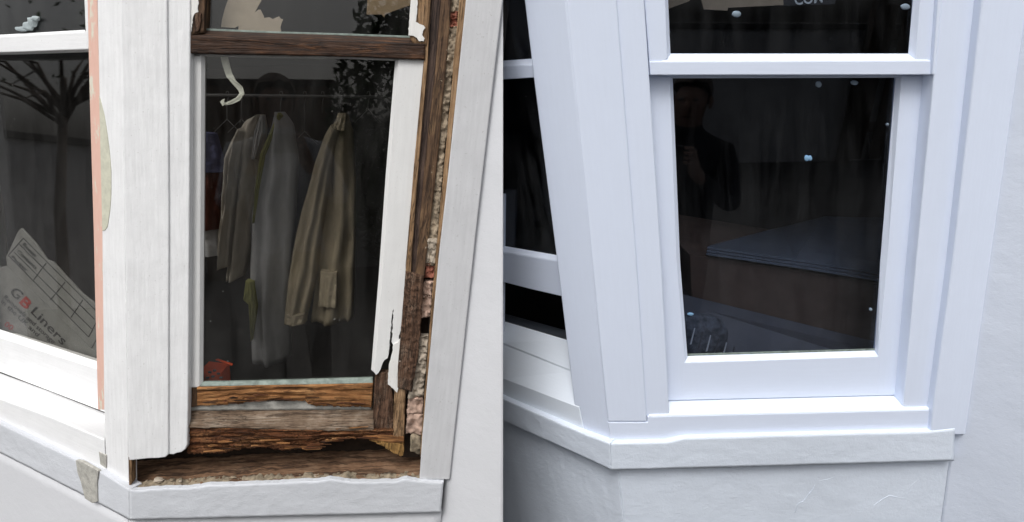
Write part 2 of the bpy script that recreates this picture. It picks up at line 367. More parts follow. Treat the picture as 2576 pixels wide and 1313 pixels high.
# --- rendered band and the wall below it
def band(fr, wall, k, pa, pb, n, nu, nv, mat, th=.03, amp=.0009, seed=0, name='render_band', ragA=0, label=None):
    return loft(name, fr, k, pa, pb, n, n, nu, nv, mat, wall, th=th, ragA=ragA, seed=seed, label=label,
         disp=lambda u, v: amp * (fbm(u * nu * .13, v * nv * .2, seed) + .6 * fbm(u * nu * .4, v * nv * .55, seed + 3)) * (min(1, 8 * min(u, 1 - u) + .0)))
NB = .014
arrA0, arrA1 = A.P('R', 325.5, 1231, NB), A.P('R', 327, 1309, NB)
nLB = A.n_of('L', (arrA0 + arrA1) / 2)
bt = [(325.5, 1231), (345, 1234), (395, 1228), (470, 1227), (535, 1219), (610, 1218), (682, 1214.5), (797, 1210), (829, 1204), (875, 1211), (993, 1211), (1022, 1203), (1055, 1210), (1116, 1212)]
band(A, wallA, 'R', bt, [(327, 1309), (738, 1299), (1109, 1290)], NB, 110, 12, 'old_render', th=.012, seed=1, ragA=2.2)
band(A, wallA, 'L', [(-120, 1006), (0, 1064), (265, 1192), (325.5, 1231)], [(-120, 1085), (0, 1139), (215, 1249), (327, 1309)], nLB, 90, 12, 'old_render', seed=2)
nlow = -.004; alow = A.P('R', 322, 1310, nlow); nLlow = A.n_of('L', alow)
loft('lower_wall', A, 'R', [(322, 1300), (1112, 1282)], [A.vx(322, 1300, 2300), A.vx(1112, 1282, 2300)], nlow, nlow, 30, 30, 'old_wall', wallA, th=.1, disp=grain(.001, 9, 9, 3))
loft('lower_wall', A, 'L', [(-160, 1050), (0, 1125), (323, 1300)], [A.vx(-160, 1050, 2300), A.vx(0, 1125, 2300), A.vx(323, 1300, 2300)], nLlow, nLlow, 30, 30, 'old_wall', wallA, th=.1, disp=grain(.001, 9, 9, 4))
slab('cement_patch', A, 'L', [(190, 1158), (203, 1160), (224, 1172), (247, 1185), (243, 1215), (245, 1262), (232, 1266), (213, 1254), (203, 1213), (194, 1188)], nLB + .0035, .008, 'cement', wallA, bev=.001, label='bare grey cement patch')
slab('cement_patch', A, 'L', [(248, 1136), (266, 1146), (266, 1178), (252, 1168)], .0035, .008, 'cement', wallA, bev=.001)

# --- corner post boards
post = slab('post_board', A, 'L', [up(A, (243.8, 0)), (243.8, 0), (249, 240), (256, 580), (261, 1031), (267, 1205), (296, 1219), (324, 1230), A.vx(322, 650, 0), up(A, (322, 650))], 0, .022, 'old_paint_v', frA, bev=.003, seg=3)
slab('filler_patch', A, 'L', [(249, 240), (255, 262), (262, 290), (270, 340), (275, 380), (279, 430), (279, 490), (276, 530), (270, 570), (264, 579), (257, 581), (254, 450)], .0012, .004, 'filler', post, bev=.0005, label='pale olive filler patch on the corner post')
bb = slab('bare_edge', A, 'R', [(323, 1150), (331, 1150), (331.5, 1213), (324.5, 1230)], -.0005, .02, 'tan_wood_v', frA, bev=.001)
b1 = slab('facing_board', A, 'R', [up(A, (322, 650)), up(A, (425, 500)), (425, 500), (424, 1000), (424, 1143), (416, 1151), (398, 1153), (370, 1154), (345, 1157), (323.5, 1159)], 0, .020, 'old_paint_v', frA, bev=.003, seg=3)
slab('lining_board', A, 'R', [up(A, (421, 500)), up(A, (480, 0)), (479, 0), (477, 500), (473.5, 1000), (471, 1120), (466, 1131), (456, 1138), (445, 1140), (436, 1144), (421, 1143), (421, 1000)], -.004, .020, 'old_paint_v', frA, bev=.003, seg=3)
# --- front light: lining strip, sill
slab('pink_lining_strip', A, 'L', [up(A, (219, 0)), up(A, (245.5, 0)), (251, 240), (258, 580), (263, 1031), (246, 1031), (239, 760), (235, 580), (225, 240), (219.5, 0)], -.006, .05, 'pink_primer', frA, bev=.0015, label='lining strip with pink primer showing through')
sillA = thing('window_sill', 'worn white sill of the front light left of the rotten window', 'window sill', A.loc('L', .2, -.42))
hull('sill_board', A, 'L', [(-330, 947), (0, 1003), (130, 1050), (263, 1106), (266, 1184), (0, 1058), (-330, 990)], .002,
     [(-330, 892), (0, 937), (130, 985), (300, 1052), (302, 1120), (0, 1000), (-330, 940)], -.10, 'old_paint_h', sillA, bev=.003)
# front upper sash
fu = thing('upper_sash', 'white upper sash above the packing carton, its pane dirty', 'sash', A.loc('L', .25, .35))
slab('rail', A, 'L', [(-330, 102), (0, 92), (213, 79), (219, 78), (222, 124), (0, 132), (-330, 137)], -.035, .035, 'old_paint_h', fu, bev=.002)
hull('glazing_bevel', A, 'L', [(-330, 102), (0, 92), (215, 79), (215, 88), (0, 101), (-330, 110)], -.036, [(-330, 99), (0, 87), (214, 74.5), (214, 90), (0, 103), (-330, 115)], -.048, 'old_paint_h', fu, bev=.001)
slab('stile', A, 'L', [up(A, (211, 0)), up(A, (223, 0)), (226, 100), (222, 124), (215, 80)], -.036, .035, 'old_paint_v', fu)
pane(A, 'L', [up(A, (-330, 0)), up(A, (214, 0)), (218, 84), (-330, 112)], -.048, 'old_glass', fu)
# front lower sash
fl = thing('lower_sash', 'white lower sash with the packing carton behind its pane', 'sash', A.loc('L', .25, -.3))
pane(A, 'L', [(-330, 128), (240, 118), (262, 930), (242, 925), (0, 846), (-330, 800)], -.105, 'old_glass', fl)
hull('glazing_bevel', A, 'L', [(-330, 808), (0, 848), (243, 927), (262, 934), (262, 950), (0, 866), (-330, 830)], -.093, [(-330, 785), (0, 828), (243, 908), (262, 915), (262, 950), (0, 866), (-330, 830)], -.104, 'old_paint_h', fl, bev=.001)
slab('bottom_rail', A, 'L', [(-330, 808), (0, 848.5), (243, 927.5), (300, 947), (304, 1053), (245, 1030), (0, 936), (-330, 890)], -.092, .045, 'old_paint_h', fl, bev=.002)
slab('stile', A, 'L', [(236, 122), (262, 122), (275, 930), (246, 930)], -.094, .04, 'old_paint_v', fl)

# --- side light: upper sash, bare brown
us = thing('upper_sash', 'upper sash of the rotten window with bare dark brown bottom rail', 'sash', A.loc('R', .35, .45))
loft('rail', A, 'R', [(480, 89), (700, 96), (872, 102), (1070, 110)], [(480, 134), (700, 138), (872, 141), (1069, 150)], -.006, -.006, 90, 10, 'wet_wood_h', us, th=.034, disp=grain(.0012, 16, 4, 2), ragA=1.0, ragB=1.2)
hull('weathered_bevel', A, 'R', [(480, 88), (700, 95), (872, 101), (1069, 109), (1069, 118), (480, 98)], -.0075, [(512, 72), (700, 80), (872, 85), (1032, 91), (1040, 112), (480, 96)], -.022, 'wet_wood_h', us, bev=.001)
slab('putty_fillet', A, 'R', [(513, 71), (600, 75), (700, 79), (872, 84), (1032, 90), (1034, 97), (872, 92), (700, 86), (600, 82), (511, 79)], -.0185, .004, 'putty', us, bev=.001)
loft('stile', A, 'R', [up(A, (482, 0)), (482, 0), (481, 88)], [up(A, (516, 0)), (516, 0), (513, 82)], -.007, -.007, 40, 6, 'brown_wood_v', us, th=.03, disp=grain(.0012, 14, 3, 8))
slab('paint_flake', A, 'R', jag([up(A, (481, 0)), up(A, (500, 0)), (498, 0), (500, 8), (497, 20), (499, 30), (491, 33), (485, 45), (483, 66), (482, 80), (481, 60)]), -.0045, .003, 'flaking_paint', us, bev=.0003)
slab('paint_flake', A, 'R', jag([(489, 36), (500, 30), (507, 34), (505, 52), (503, 66), (498, 78), (489, 80), (485, 66), (486, 48)]), -.004, .003, 'rot_wood_v', us, bev=.0003)
loft('stile', A, 'R', [up(A, (1036, 0)), (1034, 0), (1030, 92), (1040, 112)], [up(A, (1084, 0)), (1083, 0), (1074, 100), (1073, 114)], -.007, -.007, 40, 6, 'tan_wood_v', us, th=.03, disp=grain(.0015, 14, 3, 9))
slab('paint_flake', A, 'R', jag([up(A, (1033, 0)), up(A, (1052, 0)), (1050, 0), (1050, 22), (1048, 38), (1046, 55), (1055, 60), (1066, 64), (1070, 70), (1064, 78), (1062, 88), (1068, 96), (1066, 104), (1054, 104), (1048, 95), (1040, 90), (1027, 89), (1030, 40)]), -.0035, .003, 'flaking_paint', us, bev=.0003, label='curling flake of white paint')
pane(A, 'R', [up(A, (510, 0)), up(A, (1042, 0)), (1036, 98), (508, 82)], -.021, 'old_glass', us)

# --- side light: lower sash
ls = thing('lower_sash', 'rotten lower sash with two white stiles and split bare bottom rail', 'sash', A.loc('R', .35, -.35))
slab('stile', A, 'R', [(478.5, 138), (505, 139), (503, 500), (500, 975), (474, 975), (476, 500)], -.020, .03, 'stile_paint', ls, bev=.002)
hull('glazing_bevel', A, 'R', [(504, 139), (506, 139), (504, 500), (501, 972), (499, 972), (502, 500)], -.0205, [(504, 139), (516.5, 141), (514.5, 500), (511.5, 962), (499, 972), (502, 500)], -.028, 'stile_paint', ls, bev=.0005)
slab('top_rail', A, 'R', [(478, 132), (1070, 146), (1064, 153), (990, 152), (872, 147), (700, 144), (512, 140), (478, 140)], -.024, .02, 'stile_paint', ls, bev=.001)
pane(A, 'R', [(500, 128), (1010, 142), (948, 960), (498, 968)], -.0285, 'old_glass', ls)
slab('stile', A, 'R', jag([(1003, 150), (1067, 150), (1052, 330), (1040, 440), (1022, 650), (1018, 740), (1010, 820), (1000, 864), (990, 874), (985, 860), (989, 800), (990, 778), (985, 800), (979, 874), (975, 901), (967, 906), (962, 915), (957, 930), (952, 938), (946, 943), (941, 936), (948, 872), (962, 700), (980, 440)]), -.014, .03, 'stile_paint', ls, bev=.0003, label='right stile, split and rotted away at its foot')
hull('glazing_bevel', A, 'R', [(1003, 150), (1006, 150), (983, 440), (965, 700), (951, 872), (945, 940), (941, 936), (948, 872), (962, 700), (980, 440)], -.0145, [(994, 150), (1006, 150), (983, 440), (965, 700), (951, 872), (945, 940), (933.5, 930), (938, 872), (952, 700), (970, 440)], -.026, 'stile_paint', ls, bev=.0005)
loft('glazing_bead', A, 'R', [(508, 962), (620, 960), (800, 955), (937, 951)], [(502, 972), (620, 971), (800, 968), (938, 966)], -.0245, -.019, 60, 4, 'putty', ls, th=.008, disp=grain(.0008, 25, 3, 5), label='mossy grey putty bead')
loft('bottom_rail', A, 'R', [(496, 974), (620, 971), (800, 968), (938, 965)], [(496, 1021.5), (564, 1018), (610, 1015), (617, 1011), (666, 1008), (767, 1007), (777, 1015), (793, 1021.5), (862, 1023), (934, 1024)], -.016, -.022, 220, 18, 'fresh_wood_h', ls, th=.022, disp=grain(.0050, 3, 6, 11, 5), ragB=3, seed=4, label='split bottom rail of raw orange wood')
slab('tenon_end', A, 'R', [(474, 974), (497, 974), (497, 1022), (474, 1026)], -.022, .02, 'brown_wood_v', ls, bev=.001)
loft('rotten_stile_foot', A, 'R', [(944, 938), (941, 1000), (938, 1082)], [(982, 936), (988, 1000), (990, 1080)], -.020, -.020, 50, 18, 'rot_wood_v', ls, th=.02, disp=grain(.004, 3, 6, 21, 4), ragA=2, ragB=2)
slab('loose_splinter', A, 'R', jag([(989, 868), (1000, 862), (1008, 850), (1007, 905), (1006, 938), (1003, 970), (999, 988), (990, 978), (975.6, 967), (976, 940), (980, 911), (987, 885)]), -.009, .006, 'flaking_paint', ls, bev=.0003, label='loose grey splinter hanging at the foot of the stile')

# --- old sill and cavity
loft('inner_strip', A, 'R', [(474, 1012), (934, 1006)], [(474, 1033), (934, 1030)], -.029, -.029, 60, 4, 'cement', frA, th=.015, disp=grain(.001, 15, 3, 31))
loft('sill_remnant', A, 'R', [(474, 1032), (700, 1030), (940, 1029)], [(474, 1077), (577, 1076), (666, 1081), (764, 1082), (940, 1084)], -.030, -.010, 110, 10, 'grey_wood_h', frA, th=.02, disp=grain(.0028, 6, 4, 33, 4), ragB=2, label='grey weathered remnant of the old sill')
bot = [(471, 1139), (561, 1138), (623, 1128), (646, 1123), (666, 1128), (699, 1131), (774, 1129.5), (797, 1116), (829, 1106.6), (878.5, 1103), (927.5, 1103), (941, 1108), (990, 1112)]
loft('split_sill_front', A, 'R', [(472, 1076), (577, 1075), (666, 1080), (764, 1081), (940, 1082), (990, 1082)], bot, -.011, -.024, 240, 24, 'split_wood_h', frA, th=.03, disp=grain(.0075, 3, 7, 41, 5), ragA=2, ragB=5, seed=9, label='splintered red brown front of the old sill')
for pts, n, m in (([(912, 1101), (960, 1095), (1016, 1100), (1016, 1113), (985, 1114), (958, 1109), (936, 1107)], -.010, 'fresh_wood_h'), ([(928, 1108), (970, 1106), (1016, 1108), (1016, 1126), (990, 1121), (974, 1122), (952, 1115)], -.0125, 'yellow_wood_v'),
                  ([(946, 1116), (980, 1114), (1016, 1119), (1016, 1138), (996, 1131), (984, 1131), (966, 1123)], -.0095, 'yellow_wood_v'), ([(968, 1127), (990, 1125), (1016, 1130), (1015, 1146), (1006, 1148), (998, 1142), (990, 1141), (981, 1134)], -.0115, 'yellow_wood_v')):
    slab('yellow_splinter', A, 'R', pts, n, .012, m, frA, bev=.0008)
loft('lining_foot', A, 'R', [(993, 968), (990, 1030), (988, 1104)], [(1020, 968), (1018, 1030), (1016, 1108)], -.012, -.012, 40, 10, 'tan_wood_v', frA, th=.02, disp=grain(.003, 3, 4, 44, 3))
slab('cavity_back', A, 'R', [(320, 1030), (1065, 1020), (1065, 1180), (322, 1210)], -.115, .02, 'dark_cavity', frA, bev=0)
lc = loft('cavity_bed', A, 'R', [(326, 1229), (345, 1231), (395, 1226), (470, 1225), (535, 1217), (610, 1216), (682, 1212.5), (797, 1208), (875, 1209), (993, 1209), (1062, 1206)], [(345, 1160), (470, 1150), (700, 1140), (1060, 1128)], .004, -.114, 150, 26, 'soil', wallA, ext=-A.U * .05, label='brown rubble bed of the open cavity')
for v in lc.data.vertices[:151 * 27]:
    q = A.lc('R', v.co + Vector(wallA.location)); v.co += A.U * (.0035 * fbm(q.x * 14, q.z * 40, 2) + .003 * fbm(q.x * 60, q.z * 120, 6))
lipf = [(326, 1230), (345, 1231), (395, 1226), (470, 1225), (535, 1217), (610, 1216), (682, 1212.5), (797, 1208), (875, 1209), (993, 1209), (1058, 1206)]
lip = loft('mortar_lip', A, 'R', lipf, [(x + (5 if x < 330 else 0), y - 17) for x, y in lipf], .003, -.024, 170, 8, 'rubble_lip', wallA, ext=-A.U * .02, ragB=7, seed=77, label='crumbling pale mortar lip of the cavity')
for v in lip.data.vertices[:171 * 9]:
    q = A.lc('R', v.co + Vector(wallA.location)); v.co += A.U * (.0022 + .003 * fbm(q.x * 25, q.z * 60, 8) + .0016 * fbm(q.x * 110, q.z * 150, 3))
for i in range(34):                            # crumbs of mortar along the lip of the cavity
    u = random.random(); x = 340 + u * 700; y = 1222 - (x - 340) * .022 - random.random() * 20
    s = 1.2 + 7 * random.random() ** 2.5
    lump('mortar_crumb', A, 'R', (x, y), .004 - (1222 - (x - 340) * .022 - y) * .0016, s * 1.6, s * .6, .0011 * s, random.choice(['rubble_lip', 'rubble_lip', 'pale_mortar', 'soil']), wallA, i, 1)

def along(pl, x):
    for q, r in zip(pl, pl[1:]):
        if x <= r[0]: return q[1] + (r[1] - q[1]) * (x - q[0]) / (r[0] - q[0])
    return pl[-1][1]
railb = [(496, 1021.5), (564, 1018), (610, 1015), (617, 1011), (666, 1008), (767, 1007), (777, 1015), (793, 1021.5), (862, 1023), (934, 1024)]
for i in range(72):                            # torn fibres and splinters
    low = i % 3 > 0; pl = bot if low else railb
    x = random.uniform(480, 900); y = along(pl, x) - random.choice([1, 2, 4, 9, 16, 26] if low else [0, 1, 3, 8, 16]); L = random.uniform(10, 55); hh = random.uniform(.9, 3.2); sl = random.uniform(-.05, .05)
    slab('splinter', A, 'R', [(x, y), (x + L * .35, y - hh * random.uniform(.5, 1.1) + sl * L * .35), (x + L, y + sl * L), (x + L * .6, y + hh * .5 + sl * L * .6), (x + L * .25, y + hh + sl * L * .25)], (-.006 if low else -.010) + random.uniform(-.004, .004), .004,
         random.choice(['split_wood_h', 'split_wood_h', 'fresh_wood_h', 'wet_wood_h']), frA if low else ls, bev=0)
# --- bare lining strips right of the sash
def vl(name, lpts, rpts, n, mat, amp=.001, seed=0, nv=6, th=.03, **kw):
    return loft(name, A, 'R', lpts, rpts, n, kw.pop('n2', n), 90, nv, mat, frA, th=th, disp=grain(amp, 20, nv * .5, seed), seed=seed, **kw)
vl('lining_strip', [up(A, (1072, 0)), (1072, 0), (1066, 150), (1040, 430), (1024, 640), (1016, 740), (1008, 850), (1003, 900), (996, 970)], [up(A, (1083, 0)), (1083, 0), (1076, 150), (1052, 430), (1036, 640), (1030, 740), (1022, 850), (1014, 970)], -.009, 'tan_wood_v', .0012, 51)
vl('lining_strip', [up(A, (1082, 0)), (1082, 0), (1075, 150), (1051, 430), (1035, 640), (1029, 740), (1021, 850), (1012, 990)], [up(A, (1110, 0)), (1110, 0), (1098, 150), (1068, 430), (1050, 640), (1044, 740), (1036, 850), (1024, 990)], -.016, 'dark_wood_v', .0012, 52)
vl('lining_strip', [up(A, (1109, 0)), (1109, 0), (1097, 150), (1067, 430), (1049, 640), (1043, 700)], [up(A, (1137, 0)), (1136, 0), (1124, 150), (1098, 430), (1073, 640), (1067, 700)], -.012, 'brown_wood_v', .0012, 53)
vl('rotten_lining_foot', [(1020, 682), (1014, 760), (1006, 862), (1001, 920), (1000, 975)], [(1066, 694), (1062, 760), (1055, 862), (1046, 930), (1034, 985)], -.006, 'rot_wood_v', .0035, 54, nv=12, ragB=3)
# --- masonry in the open joint
def jx(y):                                     # centre and half width of the joint at height y
    pts = [(-300, 1172, 17), (0, 1147, 13), (200, 1121, 14), (430, 1099, 13), (600, 1086, 12), (690, 1081, 11), (800, 1068, 13), (870, 1060, 14), (950, 1052, 15), (1000, 1046, 18), (1060, 1042, 21), (1130, 1040, 20)]
    for a, b in zip(pts, pts[1:]):
        if y <= b[0]: u = (y - a[0]) / (b[0] - a[0]); return a[1] + (b[1] - a[1]) * u, a[2] + (b[2] - a[2]) * u
    return pts[-1][1:]
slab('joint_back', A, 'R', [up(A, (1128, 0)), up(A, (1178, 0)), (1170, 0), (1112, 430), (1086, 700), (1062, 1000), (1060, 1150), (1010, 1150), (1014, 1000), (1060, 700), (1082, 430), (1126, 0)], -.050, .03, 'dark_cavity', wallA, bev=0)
def joint(y0, y1, mat, n, amp, sd, name='mortar_joint', over=1.15):
    ys = [y0 + (y1 - y0) * i / 20 for i in range(21)]
    nu = max(12, int((y1 - y0) / 3))
    loft(name, A, 'R', [(jx(y)[0] - jx(y)[1] * over, y) for y in ys], [(jx(y)[0] + jx(y)[1] * over, y) for y in ys], n, n, nu, 10, mat, wallA, th=.02, seed=sd, ragA=3, ragB=3,
         disp=lambda u, v: amp * (.8 * fbm(u * nu * .07, v * 1.6, sd) + .8 * fbm(u * nu * .22, v * 3, sd + 2) + .5 * fbm(u * nu * .6, v * 7, sd + 4)))
joint(-300, 30, 'mortar', -.018, .006, 1); joint(66, 668, 'mortar', -.018, .007, 2)
for y0, y1, m, sd in ((1000, 1040, 'pink_brick', 21), (1042, 1092, 'pink_brick', 22), (28, 48, 'red_brick', 5), (50, 68, 'red_brick', 6), (664, 700, 'red_brick', 7), (708, 742, 'pink_brick', 8), (744, 798, 'pink_brick', 9)): joint(y0, y1, m, -.020, .008, sd, 'brick', 1.0)
joint(846, 1000, 'pale_mortar', -.018, .011, 12)
joint(600, 662, 'pale_mortar', -.014, .008, 31)
lump('mortar_lump', A, 'R', (1048, 1112), -.03, 16, 22, .014, 'rubble_lip', wallA, 95, 3, .6)
# --- trim board
tb = slab('trim_board', A, 'R', [up(A, (1172, 0)), up(A, (1266, 0)), (1265, 0), (1200, 560), (1131, 1207), (1055, 1206), (1062, 1100), (1104, 640), (1128, 430)], .006, .018, 'trim_paint', frA, bev=.003, seg=3)
loft('bare_trim_edge', A, 'R', [up(A, (1156, 0)), (1156, 0), (1116, 430), (1096, 640), (1078, 850), (1062, 1070), (1056, 1150)], [up(A, (1174, 0)), (1173, 0), (1129.5, 430), (1105.5, 640), (1085, 850), (1065, 1070), (1058, 1150)], .002, .002, 70, 4, 'tan_wood_v', frA, th=.014, disp=grain(.001, 20, 2, 61), ragA=1.5)
# --- head above the picture
slab('window_head', A, 'R', [up(A, (322, 650)), up(A, (1262, 0)), up(A, (1262, 0), -900), up(A, (322, 650), -900)], 0, .1, 'old_wall', wallA, bev=0)
slab('window_head', A, 'L', [up(A, (-330, 0)), up(A, (322, 650)), up(A, (322, 650), -900), up(A, (-330, 0), -900)], 0, .1, 'old_wall', wallA, bev=0)
slab('end_wall', A, 'L', [up(A, (-560, 0), -900), up(A, (-300, 0), -900), A.vx(-140, 0, 2300), A.vx(-420, 0, 2300)], 0, .1, 'old_wall', wallA, bev=0)

# ================================================================== BAY B: the repaired window (right)
NV, NH = 'new_paint_v', 'new_paint_h'
def cut(px, x0=1243.0):                        # joinery of the front light stops where the other house wall covers it
    out = []
    for i, (x, y) in enumerate(px):
        if x < x0:
            for q in (px[i - 1], px[(i + 1) % len(px)]):
                if q[0] > x0: u = (x0 - x) / (q[0] - x); x, y = x0, y + (q[1] - y) * u; break
        out.append((x, y))
    return out
slab_, hull_ = slab, hull
def slab(name, fr, k, px, *a, **kw): return slab_(name, fr, k, cut(px) if fr is B and k == 'L' else px, *a, **kw)
def hull(name, fr, k, p1, n1, p0, *a, **kw): return hull_(name, fr, k, cut(p1) if fr is B and k == 'L' else p1, n1, cut(p0) if fr is B and k == 'L' else p0, *a, **kw)
wallB = thing('house_wall', 'bluish white textured rendered wall around the freshly painted window', 'wall', B.loc('R', .4, -1.0))
frB = thing('bay_window', 'freshly painted bluish white window frame with corner post and sill', 'window', B.loc('R', .3, -.5))
cornB = B.P('R', 2384, 1179, -.012); nWB = B.n_of('L', cornB)
def backB(pa, pb):
    return B.P('L', pa[0], pa[1], nWB - .15), B.P('L', pb[0], pb[1], nWB - .15)
wedge('wall_face', B, lambda y: B.vx(2384, 1179, y), lambda y: (2950, y), nWB, TOP, 2300, 60, 150, 'new_wall', wallB, backB, .0010)
arrB = B.P('R', 1536, 1150, .013); nLBb = B.n_of('L', arrB)
def rb(p): return p
band(B, wallB, 'R', [(1535.5, 1115), (1680, 1112), (1720, 1102), (1918, 1096), (2338, 1085), (2402, 1078)], [(1536.5, 1183), (1905, 1174), (2399, 1160)], .013, 110, 12, 'new_render', seed=11, amp=.0007)
band(B, wallB, 'L', [(1243, 992), (1266, 1003), (1467, 1090), (1535.5, 1115)], [(1243, 1051), (1266, 1060), (1450, 1142), (1536.5, 1183)], nLBb, 60, 12, 'new_render', seed=12, amp=.0007)
alw = B.P('R', 1555, 1200, -.012); nLw = B.n_of('L', alw)
def lowB(k, pa, n, seed): 
    loft('lower_wall', B, k, pa, [B.vx(x, y, 2300) for x, y in pa], n, n, 90, 110, 'new_render', wallB, th=.1, disp=lambda u, v: (.0016) * (fbm(u * 9, v * 12, seed) + .45 * fbm(u * 34, v * 40, seed)) * min(1, 12 * min(u, 1 - u)))
lowB('R', [(1553.5, 1172), (2394, 1150)], -.012, 2.2)
lowB('L', [(1185, 1012), (1266, 1045), (1553.5, 1172)], nLw, 5.2)
# --- corner post
slab('post_board', B, 'L', [up(B, (1318, 0)), (1318, 0), (1341, 195), (1400, 657), (1444, 1020), (1455, 1023), (1463, 1060), (1471, 1097), (1490, 1108), (1514, 1117), (1536, 1123), B.vx(1493, 650, 900), up(B, (1493, 650))], 0, .03, NV, frB, bev=.005, seg=3)
slab('post_board', B, 'R', [up(B, (1493, 650)), up(B, (1553, 0)), (1553, 0), (1603, 657), (1628, 1047), (1628.5, 1062), (1529.5, 1062)], 0, .03, NV, frB, bev=.005, seg=3)
slab('sill_fascia', B, 'R', [(1529.8, 1062.5), (1629, 1062.5), (1629.5, 1048.5), (2346, 1031), (2339, 1088.6), (1918, 1101), (1720, 1107), (1700, 1112), (1676, 1121), (1640, 1123.5), (1536.5, 1124)], -.0005, .03, NH, frB, bev=.002)
slab('lining_board', B, 'R', [up(B, (1545, 0)), up(B, (1621, 0)), (1621, 0), (1634, 195), (1664, 657), (1684, 1034), (1684, 1043), (1622, 1046), (1595, 657)], -.006, .03, NV, frB, bev=.003)
hull('sill_board', B, 'R', [(1632, 1045.5), (2346, 1028.5), (2346, 1045), (1632, 1062)], -.0015, [(1640, 999), (2320, 982), (2320, 1010), (1640, 1030)], -.066, 'lit_sill_paint', frB, bev=.002)
# right lining and trim
slab('lining_board', B, 'R', [up(B, (2376, 0)), up(B, (2474, 0)), (2474, 0), (2352, 1029), (2272, 1023), (2305, 657), (2368, 0)][:7], -.010, .045, NV, frB, bev=.003)
slab('trim_board', B, 'R', [up(B, (2470, 0)), up(B, (2580, 0)), (2586, 0), (2575, 75), (2492, 657), (2429, 1094), (2341, 1094.5), (2347, 1031), (2397, 657)], .012, .03, NV, frB, bev=.004, seg=3)
slab('corner_bead', B, 'R', [up(B, (2362, 0)), up(B, (2370, 0)), (2370, 0), (2352, 188), (2346, 188), (2360, 0)], -.006, .02, NV, frB, bev=.002)
# --- side light upper sash
uB = thing('upper_sash', 'bluish white upper sash with putty blobs on its pane', 'sash', B.loc('R', .4, .45))
slab('rail', B, 'R', [(1634, 154.5), (2342, 152), (2345.5, 188), (1636, 189)], -.014, .03, NH, uB, bev=.002)
hull('glazing_bevel', B, 'R', [(1664, 154.5), (2342, 152), (2342, 165), (1664, 166)], -.0145, [(1681, 134), (2286, 134), (2290, 165), (1660, 166)], -.032, NH, uB, bev=.001)
slab('stile', B, 'R', [up(B, (1616, 0)), up(B, (1672, 0)), (1672, 0), (1679, 146), (1668, 158), (1634, 158)], -.017, .03, NV, uB, bev=.002)
hull('glazing_bevel', B, 'R', [up(B, (1670, 0)), up(B, (1673, 0)), (1673, 0), (1678, 148), (1674, 148), (1668, 0)], -.0172, [up(B, (1670, 0)), up(B, (1681, 0)), (1681, 0), (1687, 138), (1674, 148), (1668, 0)], -.030, NV, uB, bev=.0005)
slab('stile', B, 'R', [up(B, (2318, 0)), up(B, (2362, 0)), (2362, 0), (2346, 156), (2306, 152), (2317, 0)], -.017, .03, NV, uB, bev=.002)
hull('glazing_bevel', B, 'R', [up(B, (2316, 0)), up(B, (2320, 0)), (2319, 0), (2308, 150), (2303, 150), (2315, 0)], -.0172, [up(B, (2297, 0)), up(B, (2320, 0)), (2319, 0), (2308, 150), (2284, 138), (2296, 0)], -.030, NV, uB, bev=.0005)
pane(B, 'R', [up(B, (1665, 0)), up(B, (2330, 0)), (2312, 160), (1672, 160)], -.031, 'window_glass', uB)
# --- side light lower sash
lB = thing('lower_sash', 'bluish white lower sash over the clean new sill', 'sash', B.loc('R', .4, -.4))
slab('top_rail', B, 'R', [(1640, 182), (2340, 181), (2336, 195), (1640, 197)], -.048, .02, NH, lB, bev=.001)
slab('stile', B, 'R', [(1615, 190), (1683, 192), (1701, 657), (1722, 912), (1722, 1000), (1660, 1000), (1640, 657)], -.046, .03, NV, lB, bev=.002)
hull('glazing_bevel', B, 'R', [(1681, 192), (1684, 192), (1702, 657), (1723, 910), (1719, 912), (1699, 657)], -.0462, [(1681, 192), (1692.5, 197), (1711, 657), (1729.5, 895), (1719, 912), (1699, 657)], -.056, NV, lB, bev=.0005)
slab('stile', B, 'R', [(2270, 190), (2350, 190), (2312, 657), (2258, 992), (2206, 990), (2213, 896), (2234, 657)], -.046, .03, NV, lB, bev=.002)
hull('glazing_bevel', B, 'R', [(2268, 192), (2273, 192), (2237, 657), (2216, 900), (2209, 896), (2232, 657)], -.0462, [(2252, 197), (2273, 192), (2237, 657), (2216, 900), (2200, 882), (2214, 657)], -.060, NV, lB, bev=.0005)
slab('bottom_rail', B, 'R', [(1660, 913), (1722, 912), (2212, 896), (2256, 894.5), (2256, 994), (1660, 1008)], -.0463, .032, NH, lB, bev=.002)
hull('glazing_bevel', B, 'R', [(1722, 912), (2212, 896), (2212, 904), (1722, 920)], -.0470, [(1729, 895), (2201, 881), (2212, 904), (1722, 920)], -.061, NH, lB, bev=.0005)
slab('putty_line', B, 'R', [(1728, 891), (2203, 877.5), (2202, 884), (1728, 897)], -.0605, .003, 'putty', lB, bev=.0003)
pane(B, 'R', [(1680, 186), (2275, 186), (2222, 900), (1720, 914)], -.0625, 'window_glass', lB)
# --- front light
fuB = thing('upper_sash', 'narrow visible end of the bluish white upper sash left of the corner post', 'sash', B.loc('L', .3, .35))
slab('rail', B, 'L', [(1130, 168), (1266, 165.5), (1338, 163), (1360, 162), (1360, 195), (1341, 195.5), (1266, 200), (1130, 209)], -.02, .03, NH, fuB, bev=.002)
hull('glazing_bevel', B, 'L', [(1130, 168), (1266, 165.5), (1338, 163), (1360, 162), (1360, 172), (1130, 180)], -.0205, [(1130, 156), (1266, 152), (1338, 147), (1360, 146), (1360, 172), (1130, 180)], -.038, NH, fuB, bev=.0005)
pane(B, 'L', [up(B, (1243, 0)), up(B, (1345, 0)), (1362, 160), (1130, 166)], -.037, 'front_glass', fuB)
flB = thing('lower_sash', 'bluish white lower sash left of the corner post, slid up a little', 'sash', B.loc('L', .3, -.2))
pane(B, 'L', [(1130, 190), (1372, 185), (1432, 660), (1130, 615)], -.062, 'front_glass', flB)
